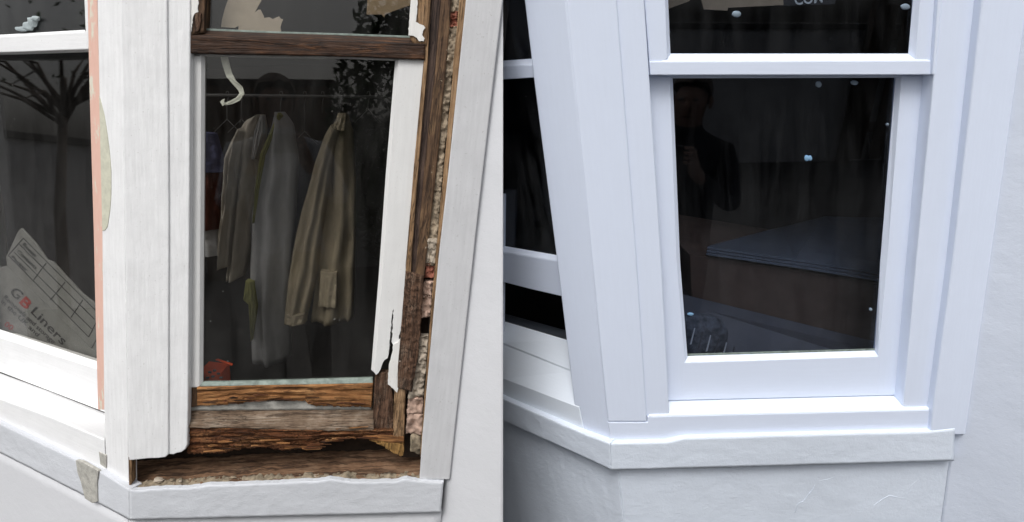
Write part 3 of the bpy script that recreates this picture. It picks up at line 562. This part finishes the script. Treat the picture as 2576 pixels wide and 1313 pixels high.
hull('glazing_bevel', B, 'L', [(1130, 601), (1266, 633), (1404, 655.5), (1440, 661), (1440, 672), (1130, 612)], -.048, [(1130, 586), (1266, 618), (1404, 642), (1440, 648), (1440, 672), (1130, 612)], -.061, NH, flB, bev=.0005)
slab('bottom_rail', B, 'L', [(1130, 601.5), (1266, 633.5), (1404, 656), (1440, 662), (1450, 752), (1414, 746), (1340, 729), (1266, 710), (1130, 676)], -.047, .035, NH, flB, bev=.003)
siB = thing('window_sill', 'stepped bright sill under the raised sash left of the corner post', 'window sill', B.loc('L', .3, -.5))
hull('inner_board', B, 'L', [(1130, 772), (1266, 806), (1428, 854), (1470, 866), (1470, 880), (1130, 785)], -.082, [(1130, 752), (1266, 787), (1426, 831), (1470, 843), (1470, 900), (1130, 800)], -.14, 'film', siB, bev=.001, label='grey inner edge of the sill')
hull('sill_step', B, 'L', [(1130, 818), (1266, 862), (1436, 930), (1490, 950), (1490, 965), (1130, 835)], -.045, [(1130, 773), (1266, 807), (1428, 855), (1490, 873), (1490, 930), (1130, 820)], -.081, 'lit_sill_paint', siB, bev=.001)
hull('sill_board', B, 'L', [(1130, 898), (1266, 952), (1444, 1020.5), (1456, 1024.5), (1468, 1082), (1266, 997), (1130, 936)], .0012, [(1130, 823), (1266, 865), (1437, 933), (1490, 953), (1490, 1010), (1266, 935), (1130, 890)], -.046, 'lit_sill_paint', siB, bev=.002)
# --- head and end above / beside the picture
slab('window_head', B, 'R', [up(B, (1493, 650)), up(B, (2535, 0)), up(B, (2535, 0), -900), up(B, (1493, 650), -900)], 0, .1, 'new_wall', wallB, bev=0)
slab('window_head', B, 'L', [up(B, (1243, 0)), up(B, (1493, 650)), up(B, (1493, 650), -900), up(B, (1243, 0), -900)], 0, .1, 'new_wall', wallB, bev=0)
# --- old repair ridges standing out of the render below the band
for rd in ([(2190, 1286), (2200, 1270), (2211, 1261), (2236, 1246), (2262, 1252), (2282, 1251), (2288, 1232), (2292, 1220), (2312, 1204), (2328, 1195), (2354, 1174)], [(2000, 1290), (2007, 1266), (2020, 1262), (2032, 1246), (2046, 1230), (2053, 1210), (2080, 1206), (2119, 1192)]):
    tube('render_ridge', [B.P('R', x, y, -.0118) for x, y in resamp(rd, 24)], .0007, 'new_render', wallB, 6, B)
slab_('end_wall', B, 'L', [(1185, 500), (1243.3, 500), (1243.3, 1300), (1243.3, 2300), (1185, 2300)], -.016, .05, 'new_wall', wallB, bev=0)

# ================================================================== rooms behind the glass
def struct(o, kind='structure'): o['kind'] = kind; return o
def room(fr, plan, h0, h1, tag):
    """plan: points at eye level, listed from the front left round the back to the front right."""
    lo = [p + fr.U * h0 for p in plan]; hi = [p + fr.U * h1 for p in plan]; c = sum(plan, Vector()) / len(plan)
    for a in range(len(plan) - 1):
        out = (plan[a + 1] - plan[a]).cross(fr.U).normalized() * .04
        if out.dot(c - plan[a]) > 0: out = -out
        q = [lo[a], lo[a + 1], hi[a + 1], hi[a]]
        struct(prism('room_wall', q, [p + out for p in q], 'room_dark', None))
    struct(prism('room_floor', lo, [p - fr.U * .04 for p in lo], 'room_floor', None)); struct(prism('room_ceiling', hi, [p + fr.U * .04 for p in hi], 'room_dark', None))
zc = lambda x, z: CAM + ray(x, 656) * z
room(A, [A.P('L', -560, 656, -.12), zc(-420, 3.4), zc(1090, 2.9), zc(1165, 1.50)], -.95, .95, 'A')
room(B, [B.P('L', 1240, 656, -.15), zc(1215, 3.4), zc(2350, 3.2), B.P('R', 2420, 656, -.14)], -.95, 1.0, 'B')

# ================================================================== what stands and hangs inside room A
def garment(name, label, cat, fr, parts, group=None):
    t = thing(name, label, cat, fr.P('R', *parts[0][1][0], parts[0][3]), group)
    for nm, l, r, n, mat, bul, fo, sd in parts:
        loft(nm, fr, 'R', l, r, n, n, 44, 16, mat, t, th=.02, bulge=bul, disp=lambda u, v: fo * (math.sin(v * 14 + 2.5 * fbm(u * 1.5, v * 2, sd)) * min(1, u * 3) + .6 * fbm(u * 7, v * 6, sd)))
    return t
garment('coat', 'beige linen coat hanging in the middle of the dark room', 'coat', A, [
    ('coat_body', [(655, 288), (622, 302), (603, 330), (585, 420), (582, 560), (579, 699)], [(662, 288), (668, 320), (664, 430), (640, 540), (630, 620), (612, 694)], -.42, 'coat_beige', .05, .013, 3),
    ('sleeve', [(606, 322), (588, 350), (570, 395), (566, 510), (556, 600), (551, 668)], [(618, 330), (606, 400), (598, 460), (590, 520), (581, 600), (575, 670)], -.37, 'coat_beige', .04, .010, 9),
    ('lapel', [(655, 290), (640, 330), (632, 400)], [(662, 290), (662, 330), (640, 402)], -.345, 'coat_grey', .004, .002, 19)], 'clothes on the rail')
garment('reflection_coat', 'long grey robe with yellow edges, lengthened to stand in for a reflection, beside the beige coat', 'reflection_coat', A, [  # grey coat lengthened; its body stands in for the mirrored person's grey reflection
    ('reflection_coat_body', [(703, 281), (690, 312), (668, 370), (655, 440), (640, 520), (635, 640), (632, 760), (640, 900)], [(712, 281), (735, 312), (748, 400), (742, 520), (735, 640), (730, 760), (728, 900)], -.40, 'coat_grey', .06, .010, 5),
    ('yellow_edge', [(700, 283), (686, 316), (656, 387), (642, 480), (636, 560)], [(708, 290), (694, 330), (668, 390), (652, 480), (641, 560)], -.35, 'cloth_yellow', .01, .002, 6),
    ('yellow_tail', [(618, 706), (611, 753), (625, 762), (629, 800), (633, 855)], [(640, 706), (644, 750), (646, 770), (642, 810), (634, 856)], -.34, 'cloth_yellow', .01, .004, 7)], 'clothes on the rail')
garment('jacket', 'tan jacket with long sleeve hanging at the right of the rail', 'jacket', A, [
    ('jacket_body', [(858, 285), (835, 318), (822, 400), (812, 560), (795, 700), (783, 803)], [(872, 285), (886, 330), (893, 450), (893, 600), (890, 720), (886, 800)], -.42, 'coat_tan', .05, .014, 11),
    ('sleeve', [(836, 312), (820, 336), (793, 411), (769, 500), (749, 581), (729, 692), (719, 806)], [(852, 330), (838, 400), (826, 480), (810, 580), (795, 700), (768, 806)], -.36, 'coat_tan', .045, .010, 12),
    ('cuff', [(722, 785), (718, 810)], [(768, 787), (769, 811)], -.335, 'coat_tan', .03, .003, 13),
    ('pocket', [(806, 682), (800, 770)], [(848, 684), (846, 774)], -.352, 'coat_tan', .006, .003, 14),
    ('collar', [(850, 284), (838, 322)], [(872, 284), (866, 330)], -.352, 'coat_tan', .012, .003, 18)], 'clothes on the rail')
garment('dress', 'dark red and blue garment at the left end of the rail', 'garment', A, [
    ('blue_top', [(500, 330), (498, 430)], [(540, 335), (566, 432)], -.40, 'cloth_blue', .04, .006, 15),
    ('red_body', [(498, 420), (496, 570)], [(556, 424), (552, 575)], -.42, 'cloth_red', .04, .006, 16),
    ('pale_hem', [(498, 560), (496, 640)], [(552, 565), (560, 640)], -.43, 'coat_grey', .03, .004, 17)], 'clothes on the rail')
rl = thing('clothes_rail', 'thin dark rail the clothes hang from', 'rail', A.P('R', 500, 240, -.42))
tube('rail', [A.P('R', 440, 238, -.43), A.P('R', 960, 244, -.43)], .004, 'wire', rl)
for x, yb, nm in ((571, 300, 'left of the ribbon end'), (607, 300, 'just right of the ribbon end'), (706, 281, 'above the robe'), (766, 330, 'right of the robe, empty'), (811, 285, 'with a pale knob'), (856, 285, 'above the tan jacket'), (926, 275, 'rightmost on the rail')):
    h = thing('wire_hanger', 'thin wire hanger hook ' + nm, 'hanger', A.P('R', x, yb, -.43), 'hangers on the rail')
    q = [(x - 3, 236), (x - 1, 230), (x + 3, 230), (x + 5, 238), (x + 2, 250), (x, 262), (x, yb)]
    tube('hook', [A.P('R', a, b, -.435) for a, b in q], .0013, 'wire', h, 5)
    if yb > 299 or x > 900: tube('shoulder_wire', [A.P('R', x - 34, yb + 34, -.435), A.P('R', x, yb, -.435), A.P('R', x + 34, yb + 34, -.435)], .0013, 'wire', h, 5)
rg = thing('red_bag', 'orange red printed bag at the bottom left of the old pane', 'bag', A.P('R', 540, 960, -.10))
loft('bag_body', A, 'R', [(505, 930), (500, 985)], [(558, 936), (562, 985)], -.09, -.09, 16, 12, 'bag_red', rg, th=.05, bulge=.02, disp=grain(.006, 3, 3, 71))
slab('bag_strap', A, 'R', [(540, 906), (546, 904), (585, 917), (583, 921)], -.09, .006, 'bag_red', rg)
for i, (x, y) in enumerate(((528, 936), (540, 932), (550, 940), (536, 947), (522, 950), (556, 950))):
    lump('dark_print', A, 'R', (x, y), -.062, 5, 3, .002, 'ink_black', rg, i, 1)
rb_ = thing('ribbon', 'crumpled pale ribbon of tape hanging inside the old pane', 'tape', A.P('R', 575, 142, -.034))
cl = [(563, 138), (569, 165), (577, 190), (589, 207), (604, 222), (609, 236), (600, 248), (583, 257), (567, 261), (558, 258)]
wd_ = [9, 9, 8, 6, 7, 6, 6, 5, 4, 3]
lft, rgt = [], []
for i, (x, y) in enumerate(cl):
    a, b = cl[max(i - 1, 0)], cl[min(i + 1, len(cl) - 1)]; dx, dy = b[0] - a[0], b[1] - a[1]; L = math.hypot(dx, dy)
    lft.append((x - dy / L * wd_[i], y + dx / L * wd_[i])); rgt.append((x + dy / L * wd_[i], y - dx / L * wd_[i]))
loft('tape', A, 'R', lft, rgt, -.037, -.037, 60, 6, 'ribbon', rb_, th=.0015, disp=grain(.003, 8, 2, 81))
slab('tape_end', A, 'R', [(553, 256), (560, 250), (565, 248), (563, 256), (566, 262), (560, 267), (557, 261)], -.034, .002, 'ribbon', rb_, bev=0)
pp = thing('torn_paper', 'torn sheets of tan paper stuck inside the upper old pane', 'paper', A.P('R', 620, 80, -.05))
slab('sheet', A, 'R', [up(A, (578, 0)), up(A, (664, 0)), (658, 0), (640, 32), (618, 55), (590, 70), (556, 68), (558, 50), (566, 20), (573, 0)], -.050, .002, 'paper_tan', pp, bev=0)
slab('torn_piece', A, 'R', [(600, 66), (640, 32), (650, 24), (655, 24), (663, 40), (664, 45), (678, 43), (686, 48), (692, 45), (702, 41), (706, 47), (712, 48), (708, 58), (705, 68), (707, 78), (700, 90), (598, 90)], -.046, .002, 'paper_tan', pp, bev=0)
cb = thing('cardboard_sheet', 'brown cardboard leaning behind the upper old pane at right', 'cardboard', A.P('R', 980, 40, -.06))
slab('sheet', A, 'R', [up(A, (922, 0)), up(A, (1040, 0)), (1040, 0), (1034, 12), (1000, 24), (970, 35), (966, 44), (960, 36), (922, 36)], -.055, .006, 'carton', cb, bev=0)
cu0 = thing('curtain', 'pale net curtain edge at the far left of the front pane', 'curtain', A.P('L', -20, 830, -.3))
loft('curtain_cloth', A, 'L', [(-90, 380), (-100, 860)], [(-18, 380), (6, 520), (24, 700), (34, 860)], -.30, -.30, 30, 20, 'coat_beige', cu0, th=.004, disp=grain(.01, 1.5, 6, 3))
bl = thing('foam_blob', 'whitish lump of filler foam on the upper front pane', 'foam', A.P('L', 70, 76, -.05))
for i, (x, y, a, b) in enumerate(((82, 55, 9, 13), (72, 66, 12, 11), (56, 73, 14, 6), (90, 47, 7, 7))): lump('foam_lump', A, 'L', (x, y), -.044, a, b, .006, 'putty_blob', bl, i, 2)

# packing carton behind the front light
def z9(x, y): return (.2964 * x, 550 + .2964 * y)
bx = thing('packing_carton', 'pale packing carton with black and red print, tilted behind the front pane', 'carton', A.P('L', 120, 860, -.2))
NC = -.150
body = slab('carton_body', A, 'L', [z9(-200, 560), z9(-60, 420), z9(60, 400), z9(140, 480), z9(775, 1100), z9(1000, 1320), z9(900, 1500), z9(-200, 1300)], NC, .03, 'carton_pale', bx, bev=.002)
flap = slab('carton_flap', A, 'L', [z9(180, 80), z9(300, 210), z9(395, 345), z9(450, 368), z9(540, 470), z9(700, 640), z9(820, 730), z9(960, 900), z9(920, 1230), z9(775, 1100), z9(140, 480), z9(62, 405), z9(50, 330), z9(150, 110)], NC + .006, .005, 'carton_pale', bx, bev=.001)
def text(name, s, fr, k, p0, p1, ph, n, mat, parent, th=.0008, bold=0.0):
    """Print lying on plane n: baseline from p0 to p1, cap height vector to ph (grid points)."""
    cu = bpy.data.curves.new('print', 'FONT'); cu.body = s; cu.size = 1; cu.offset = bold; cu.resolution_u = 4
    ob = bpy.data.objects.new('print', cu); C.objects.link(ob); bpy.context.view_layer.update()
    me = bpy.data.meshes.new_from_object(ob.evaluated_get(bpy.context.evaluated_depsgraph_get()))
    xs = [v.co.x for v in me.vertices]; x0, x1 = min(xs), max(xs)
    o, ex, ey = fr.P(k, *p0, n), fr.P(k, *p1, n), fr.P(k, *ph, n); ex = ex - o; ey = ey - o
    V = [o + ex * ((v.co.x - x0) / (x1 - x0)) + ey * (v.co.y / .72) + fr.N[k] * th for v in me.vertices]
    F = [list(p.vertices) for p in me.polygons]
    bpy.data.objects.remove(ob); bpy.data.curves.remove(cu); bpy.data.meshes.remove(me)
    return mesh(name, V, F, mat, parent, fr, k)
NF = NC + .0065
for s, a, b, h in (('Room', (192, 222), (292, 325), (213, 200)), ('Contents', (143, 282), (302, 432), (164, 260)), ('Packer', (93, 330), (222, 452), (114, 308))):
    text('lettering', s, A, 'L', z9(*a), z9(*b), z9(*h), NF, 'ink_black', flap, bold=.015)
for a, b in (((195, 165), (830, 800)), ((160, 215), (800, 855)), ((118, 285), (775, 935)), ((68, 312), (750, 1005)), ((195, 165), (68, 312)), ((390, 375), (275, 530)), ((550, 540), (425, 690)), ((700, 690), (600, 840)), ((820, 870), (750, 1005)), ((820, 1020), (775, 1100))):
    dx, dy = b[0] - a[0], b[1] - a[1]; L = math.hypot(dx, dy); ox, oy = -dy / L * 2.6, dx / L * 2.6
    slab('printed_line', A, 'L', [z9(a[0] + ox, a[1] + oy), z9(b[0] + ox, b[1] + oy), z9(b[0] - ox, b[1] - oy), z9(a[0] - ox, a[1] - oy)], NF + .0006, .0008, 'ink_black', flap, bev=0)
NB2 = NC + .0005
text('lettering', 'G', A, 'L', z9(78, 628), z9(150, 690), z9(138, 572), NB2, 'ink_black', body, bold=.02)
text('lettering', 'B', A, 'L', z9(162, 712), z9(225, 772), z9(222, 655), NB2, 'ink_red', body, bold=.03)
text('lettering', 'Liners', A, 'L', z9(262, 795), z9(530, 1075), z9(310, 742), NB2, 'ink_black', body, bold=.01)
text('lettering', 'Removals and storage', A, 'L', z9(30, 672), z9(452, 1062), z9(55, 645), NB2, 'ink_black', body, bold=.01)
text('lettering', 'in the UK and', A, 'L', z9(8, 708), z9(318, 1002), z9(33, 681), NB2, 'ink_black', body, bold=.01)
text('lettering', '00', A, 'L', z9(35, 905), z9(98, 950), z9(62, 868), NB2, 'ink_red', body, bold=.02)

# ================================================================== what stands inside room B
for i, (x, y, a, b, m) in enumerate(((1853, 35, 12, 8, 'putty_blob'), (2277, 17, 12, 8, 'putty_blob'))): lump('putty_blob', B, 'R', (x, y), -.036, a, b, .003, m, uB, i, 3, .12, 1.0)
for i, (x, y, a, b, m) in enumerate(((2059, 212, 8, 8, 'putty_blob'), (2149, 208, 10, 6, 'putty_blob'), (2232, 313, 4, 4, 'putty_blob'), (2029, 398, 6, 8, 'blue_blob'), (2037, 398, 6, 7, 'blue_blob'), (2190, 778, 4, 4, 'putty_blob'), (1737, 790, 8, 4, 'blue_blob'))): lump('putty_blob', B, 'R', (x, y), -.068, a, b, .003, m, lB, 20 + i, 3, .15, 1.0)
r5 = lambda x, y: (1677 + .276 * x, .276 * y)
cc = thing('cardboard_sheet', 'tan cardboard flap cut off by the top of the repaired pane', 'cardboard', B.P('R', 1860, 10, -.09))
slab('sheet', B, 'R', [up(B, r5(270, 0), -60), up(B, r5(1050, 0), -60), r5(1065, 45), r5(560, 70), r5(555, 96), r5(340, 85)], -.09, .005, 'carton', cc, bev=0)
slab('sheet', B, 'R', [up(B, r5(-60, 0), -60), up(B, r5(300, 0), -60), r5(210, 8), r5(30, 75), r5(-60, 95)], -.12, .005, 'carton', cc, bev=0)
dk = thing('printed_panel', 'dark panel with pale capital letters cut off at the top edge', 'panel', B.P('R', 2080, 20, -.12))
slab('panel', B, 'R', [up(B, (1960, 0), -120), up(B, (2120, 0), -120), (2100, 10), (1966, 15)], -.135, .005, 'room_dark', dk, bev=0)
text('lettering', 'COM', B, 'R', r5(1168, 44), r5(1420, 20), r5(1158, -52), -.134, 'ink_pale', dk, bold=.02)
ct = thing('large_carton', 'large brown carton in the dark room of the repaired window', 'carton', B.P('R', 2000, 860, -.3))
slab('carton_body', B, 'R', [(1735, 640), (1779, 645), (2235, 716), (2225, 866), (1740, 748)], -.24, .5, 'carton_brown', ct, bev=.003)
mt = thing('wrapped_sheets', 'stack of film wrapped pale sheets on the brown carton', 'sheets', B.P('R', 2000, 640, -.35))
for i in range(3):
    hull('sheet', B, 'R', [(1777 + i, 636 - i * 7.5), (2000, 668 - i * 8), (2235, 706 - i * 9), (2235, 712 - i * 9), (2000, 674 - i * 8), (1777 + i, 641.5 - i * 7.5)], -.225 - i * .004, [(1800, 612 - i * 2), (1966, 575 - i * 2), (2075, 548 - i * 2), (2240, 552 - i * 2), (2240, 562 - i * 2), (1800, 622 - i * 2)][:6], -.72, 'film', mt, bev=.001)
bd = thing('table_board', 'dark board inside the repaired window below the carton', 'board', B.P('R', 2000, 880, -.15))
hull('board', B, 'R', [(1690, 925), (2240, 905), (2240, 925), (1690, 945)], -.085, [(1700, 735), (2240, 868), (2240, 885), (1700, 755)], -.23, 'board_dark', bd, bev=.002)
cu_ = thing('round_cushion', 'dark patterned round cushion at the bottom left of the repaired pane', 'cushion', B.P('R', 1770, 885, -.12))
lump('cushion_body', B, 'R', (1762, 842), -.125, 62, 50, .03, 'rug', cu_, 4, 4, .12)
for i in range(9):
    a = -1.2 + i * .3
    slab('fringe', B, 'R', [(1762 + 20 * i - 75, 800 + 9 * i), (1764 + 20 * i - 75, 799 + 9 * i), (1790 + 20 * i - 110, 838 + 9 * i), (1786 + 20 * i - 110, 840 + 9 * i)][:4], -.094, .003, 'coat_grey' if i % 2 else 'cloth_dark', cu_, bev=0)
rs_ = thing('rolled_sheet', 'pale rolled sheet lying in the dark behind the repaired pane', 'roll', B.P('R', 1780, 605, -.5))
tube('roll', [B.P('R', 1660, 602, -.6), B.P('R', 1760, 604, -.6), B.P('R', 1850, 596, -.6)], .012, 'film', rs_)

# ================================================================== outside, opposite the windows (seen in the panes)
S = 60.0
struct(mesh('ground', [Vector((-S, -S, 0)), Vector((S, -S, 0)), Vector((S, S, 0)), Vector((-S, S, 0))], [[0, 1, 2, 3]], 'paving', None))
def boxw(name, x0, x1, y0, y1, z0, z1, mat, parent, bev=.01):
    f = [Vector((x0, y0, z0)), Vector((x1, y0, z0)), Vector((x1, y0, z1)), Vector((x0, y0, z1))]
    return prism(name, f, [p + Vector((0, y1 - y0, 0)) for p in f], mat, parent, bev=bev)
gw = thing('garden_wall', 'grey rendered garden wall mirrored faintly in the window panes', 'wall', (0, -4.6, 0))
boxw('wall_body', -6.2, 9, -4.75, -4.5, 0, 1.62, 'garden_render', gw); boxw('coping', -6.2, 9, -4.8, -4.45, 1.621, 1.69, 'paving', gw)
gl_ = thing('garden_wall', 'side garden wall mirrored behind the bare tree in the front pane', 'wall', (-6.3, 0, 0))
boxw('wall_body', -6.55, -6.3, -4.4, 6, 0, 1.58, 'garden_render', gl_); boxw('coping', -6.6, -6.25, -4.4, 6, 1.581, 1.65, 'paving', gl_)
def leaves(name, parent, c, rad, count, size, mat, seed):
    rnd = random.Random(seed); V = []; F = []
    while len(F) < count:
        p = Vector((rnd.uniform(-1, 1), rnd.uniform(-1, 1), rnd.uniform(-1, 1)))
        if p.length > 1 or fbm(p.x * 2 + seed, p.y * 2, p.z * 2) < -.12: continue
        q = Vector(c) + Vector((p.x * rad[0], p.y * rad[1], p.z * rad[2])); a = Vector((rnd.gauss(0, 1), rnd.gauss(0, 1), rnd.gauss(0, 1))).normalized() * size * rnd.uniform(.6, 1.4)
        b = a.cross(Vector((rnd.gauss(0, 1), rnd.gauss(0, 1), rnd.gauss(0, 1)))).normalized() * size * .45
        n = len(V); V += [q - a, q + b, q + a, q - b]; F.append([n, n + 1, n + 2, n + 3])
    return mesh(name, V, F, mat, parent)
tr_ = thing('small_tree', 'slim bare tree mirrored in the front pane above the carton', 'tree', (-4.1, 1.41, 0))
tp = [Vector((-4.1, 1.41, 0)), Vector((-4.08, 1.39, .5)), Vector((-4.12, 1.42, 1.1)), Vector((-4.1, 1.41, 1.8))]
tube('trunk', tp, .038, 'bark', tr_, 10, taper=[1.2, 1, .85, .6])
for i in range(26):
    a = i * 2.4; e = Vector((math.cos(a) * random.uniform(.2, .75), math.sin(a) * random.uniform(.2, .75), random.uniform(-.05, .4)))
    tube('limb', [tp[3] - Vector((0, 0, .02 * (i % 9))), tp[3] + e * .5 + Vector((0, 0, random.uniform(-.05, .16))), tp[3] + e], .014, 'bark', tr_, 6, taper=[1, .7, .25])
leaves('crown', tr_, (-4.1, 1.41, 2.15), (.8, .8, .33), 150, .022, 'leaf', 3)
hd = thing('hedge', 'tall dark evergreen hedge mirrored in the right half of the old pane', 'hedge', (-.2, -4.1, 0))
leaves('foliage', hd, (.05, -4.05, 1.5), (1.15, .35, 1.75), 9000, .06, 'leaf', 8); tube('stem', [Vector((0, -4.1, 0)), Vector((0, -4.1, 2.4))], .06, 'bark', hd)
sh = thing('garden_shed', 'brown boarded shed mirrored behind the person in the old pane', 'shed', (-1.75, -4.2, 0))
for i in range(9): boxw('board', -2.45 + i * .155, -2.45 + i * .155 + .148, -4.12, -4.09, 0, 2.06, 'shed_board', sh, .004)
boxw('shed_body', -2.44, -1.06, -4.44, -4.125, 0, 2.05, 'shed_board', sh); boxw('roof', -2.55, -.98, -4.46, -4.0, 2.065, 2.12, 'bark', sh)
gt = thing('garden_gate', 'dark boarded gate mirrored as stripes in the repaired pane', 'gate', (6.0, -4.35, 0))
for i in range(9): boxw('board', 5.05 + i * .27, 5.05 + i * .27 + .16, -4.40, -4.37, .05, 1.9, 'bark', gt, .004)
for z in (.4, 1.5): boxw('ledge', 5.05, 7.4, -4.43, -4.401, z, z + .12, 'bark', gt, .004)
for i, (x, nm) in enumerate(((4.96, 0), (7.5, 1))): boxw('gate_post', x - .06, x + .06, -4.44, -4.32, 0, 2.0, 'bark', gt, .006)

# photographers, mirrored in the panes
def person(label, base, height, yaw, top, phone_label):
    k = height / 1.75
    P_ = {}; E = []; Rr = []
    def v(n, co, r, par=None):
        P_[n] = len(Rr); Rr.append((Vector(co), r))
        if par: E.append((P_[par], P_[n]))
    v('pel', (0, 0, .95), .145); v('sp', (0, -.01, 1.14), .135, 'pel'); v('ch', (0, -.01, 1.34), .15, 'sp'); v('nk', (0, -.005, 1.49), .058, 'ch')
    v('jaw', (0, .03, 1.555), .068, 'nk'); v('hd', (0, .015, 1.635), .088, 'jaw'); v('tp', (0, .0, 1.70), .070, 'hd')
    for s, q in ((1, 'r'), (-1, 'l')):
        v(q + 'sh', (.185 * s, -.01, 1.40), .062, 'ch'); v(q + 'el', (.26 * s, .12, 1.17), .046, q + 'sh'); v(q + 'wr', (.10 * s, .31, 1.36), .031, q + 'el'); v(q + 'pa', (.085 * s, .335, 1.42), .034, q + 'wr')
        for f in range(4): v(q + 'f%da' % f, (.088 * s, .352 + .002 * f, 1.412 + .021 * f), .0095, q + 'pa'); v(q + 'f%db' % f, (.078 * s, .382 - .003 * f, 1.416 + .021 * f), .0085, q + 'f%da' % f); v(q + 'f%dc' % f, (.055 * s, .386, 1.416 + .021 * f), .0075, q + 'f%db' % f)
        v(q + 'ta', (.078 * s, .325, 1.455), .0105, q + 'pa'); v(q + 'tb', (.055 * s, .335, 1.475), .009, q + 'ta')
        v(q + 'hp', (.095 * s, 0, .88), .098, 'pel'); v(q + 'kn', (.11 * s, .03, .49), .066, q + 'hp'); v(q + 'an', (.11 * s, -.01, .10), .044, q + 'kn'); v(q + 'to', (.125 * s, .15, .045), .042, q + 'an')
    me = bpy.data.meshes.new('body'); me.from_pydata([tuple(c * k) for c, r in Rr], E, []); ob = bpy.data.objects.new('body', me); C.objects.link(ob)
    sk = ob.modifiers.new('skin', 'SKIN'); sk.use_smooth_shade = True; ob.modifiers.new('sub', 'SUBSURF').levels = 2
    for i, (c, r) in enumerate(Rr): me.skin_vertices[0].data[i].radius = (r * k, r * k)
    for sv in me.skin_vertices[0].data: sv.use_root = False
    me.skin_vertices[0].data[0].use_root = True
    bpy.context.view_layer.update()
    ev = bpy.data.meshes.new_from_object(ob.evaluated_get(bpy.context.evaluated_depsgraph_get())); bpy.data.objects.remove(ob)
    t = thing('person', label, 'person', base); t.rotation_euler = (0, 0, yaw)
    o = bpy.data.objects.new('body', ev); C.objects.link(o); o.parent = t
    for m in ('skin', top, 'jacket'): ev.materials.append(MAT[m])
    for p in ev.polygons:
        c = p.center / k; p.material_index = 0 if (c.z > 1.515 or (c.y > .30 and c.z > 1.30)) else (1 if c.z > .93 else 2); p.use_smooth = True
    def blob(name, co, r, mat, cut=None):
        bm = bmesh.new(); bmesh.ops.create_icosphere(bm, subdivisions=3, radius=1)
        if cut: bmesh.ops.delete(bm, geom=[q for q in bm.verts if cut(q.co)], context='VERTS')
        for q in bm.verts: q.co = Vector((q.co.x * r[0] + co[0], q.co.y * r[1] + co[1], q.co.z * r[2] + co[2])) * k
        m2 = bpy.data.meshes.new(name); bm.to_mesh(m2); bm.free(); m2.materials.append(MAT[mat]); o2 = bpy.data.objects.new(name, m2); C.objects.link(o2); o2.parent = t
        for p in m2.polygons: p.use_smooth = True
    blob('hair', (0, -.002, 1.668), (.093, .105, .098), 'hair', lambda c: c.z < -.15 and c.y > -.2 or c.z < -.75 or (c.y > .55 and c.z < .45))
    blob('nose', (0, .112, 1.612), (.014, .018, .026), 'skin')
    blob('mouth', (0, .098, 1.565), (.024, .006, .006), 'cloth_red')
    for s in (1, -1): blob('eye', (.032 * s, .093, 1.642), (.012, .008, .008), 'ink_black'); blob('ear', (.088 * s, .01, 1.625), (.012, .022, .032), 'skin')
    ph = thing('phone', phone_label, 'phone', base); ph.rotation_euler = (0, 0, yaw)
    f = [Vector((x * k, .36 * k, z * k)) for x, z in ((-.075, 1.405), (.075, 1.405), (.075, 1.485), (-.075, 1.485))]
    b = bpy.data.meshes.new('phone_body'); VV = f + [p + Vector((0, .009, 0)) for p in f]
    b.from_pydata([tuple(p) for p in VV], [], [[0, 1, 2, 3], [7, 6, 5, 4], [0, 4, 5, 1], [1, 5, 6, 2], [2, 6, 7, 3], [3, 7, 4, 0]]); b.materials.append(MAT['phone'])
    o3 = bpy.data.objects.new('phone_body', b); C.objects.link(o3); o3.parent = ph
    mo = o3.modifiers.new('bevel', 'BEVEL'); mo.width = .004; mo.segments = 2
person('person in a pale grey shirt mirrored in the old pane, holding up a phone', (-.86, -.45, 0), 1.82, R_(-12), 'shirt', 'dark phone held up by the person in the grey shirt')
person('person in a dark jacket mirrored in the repaired pane, holding up a phone', (.88, .30, 0), 1.56, R_(32), 'jacket', 'dark phone held up by the person in the dark jacket')
for o in C.objects:
    if o.parent is None and 'category' in o and 'kind' not in o: o['kind'] = 'thing'
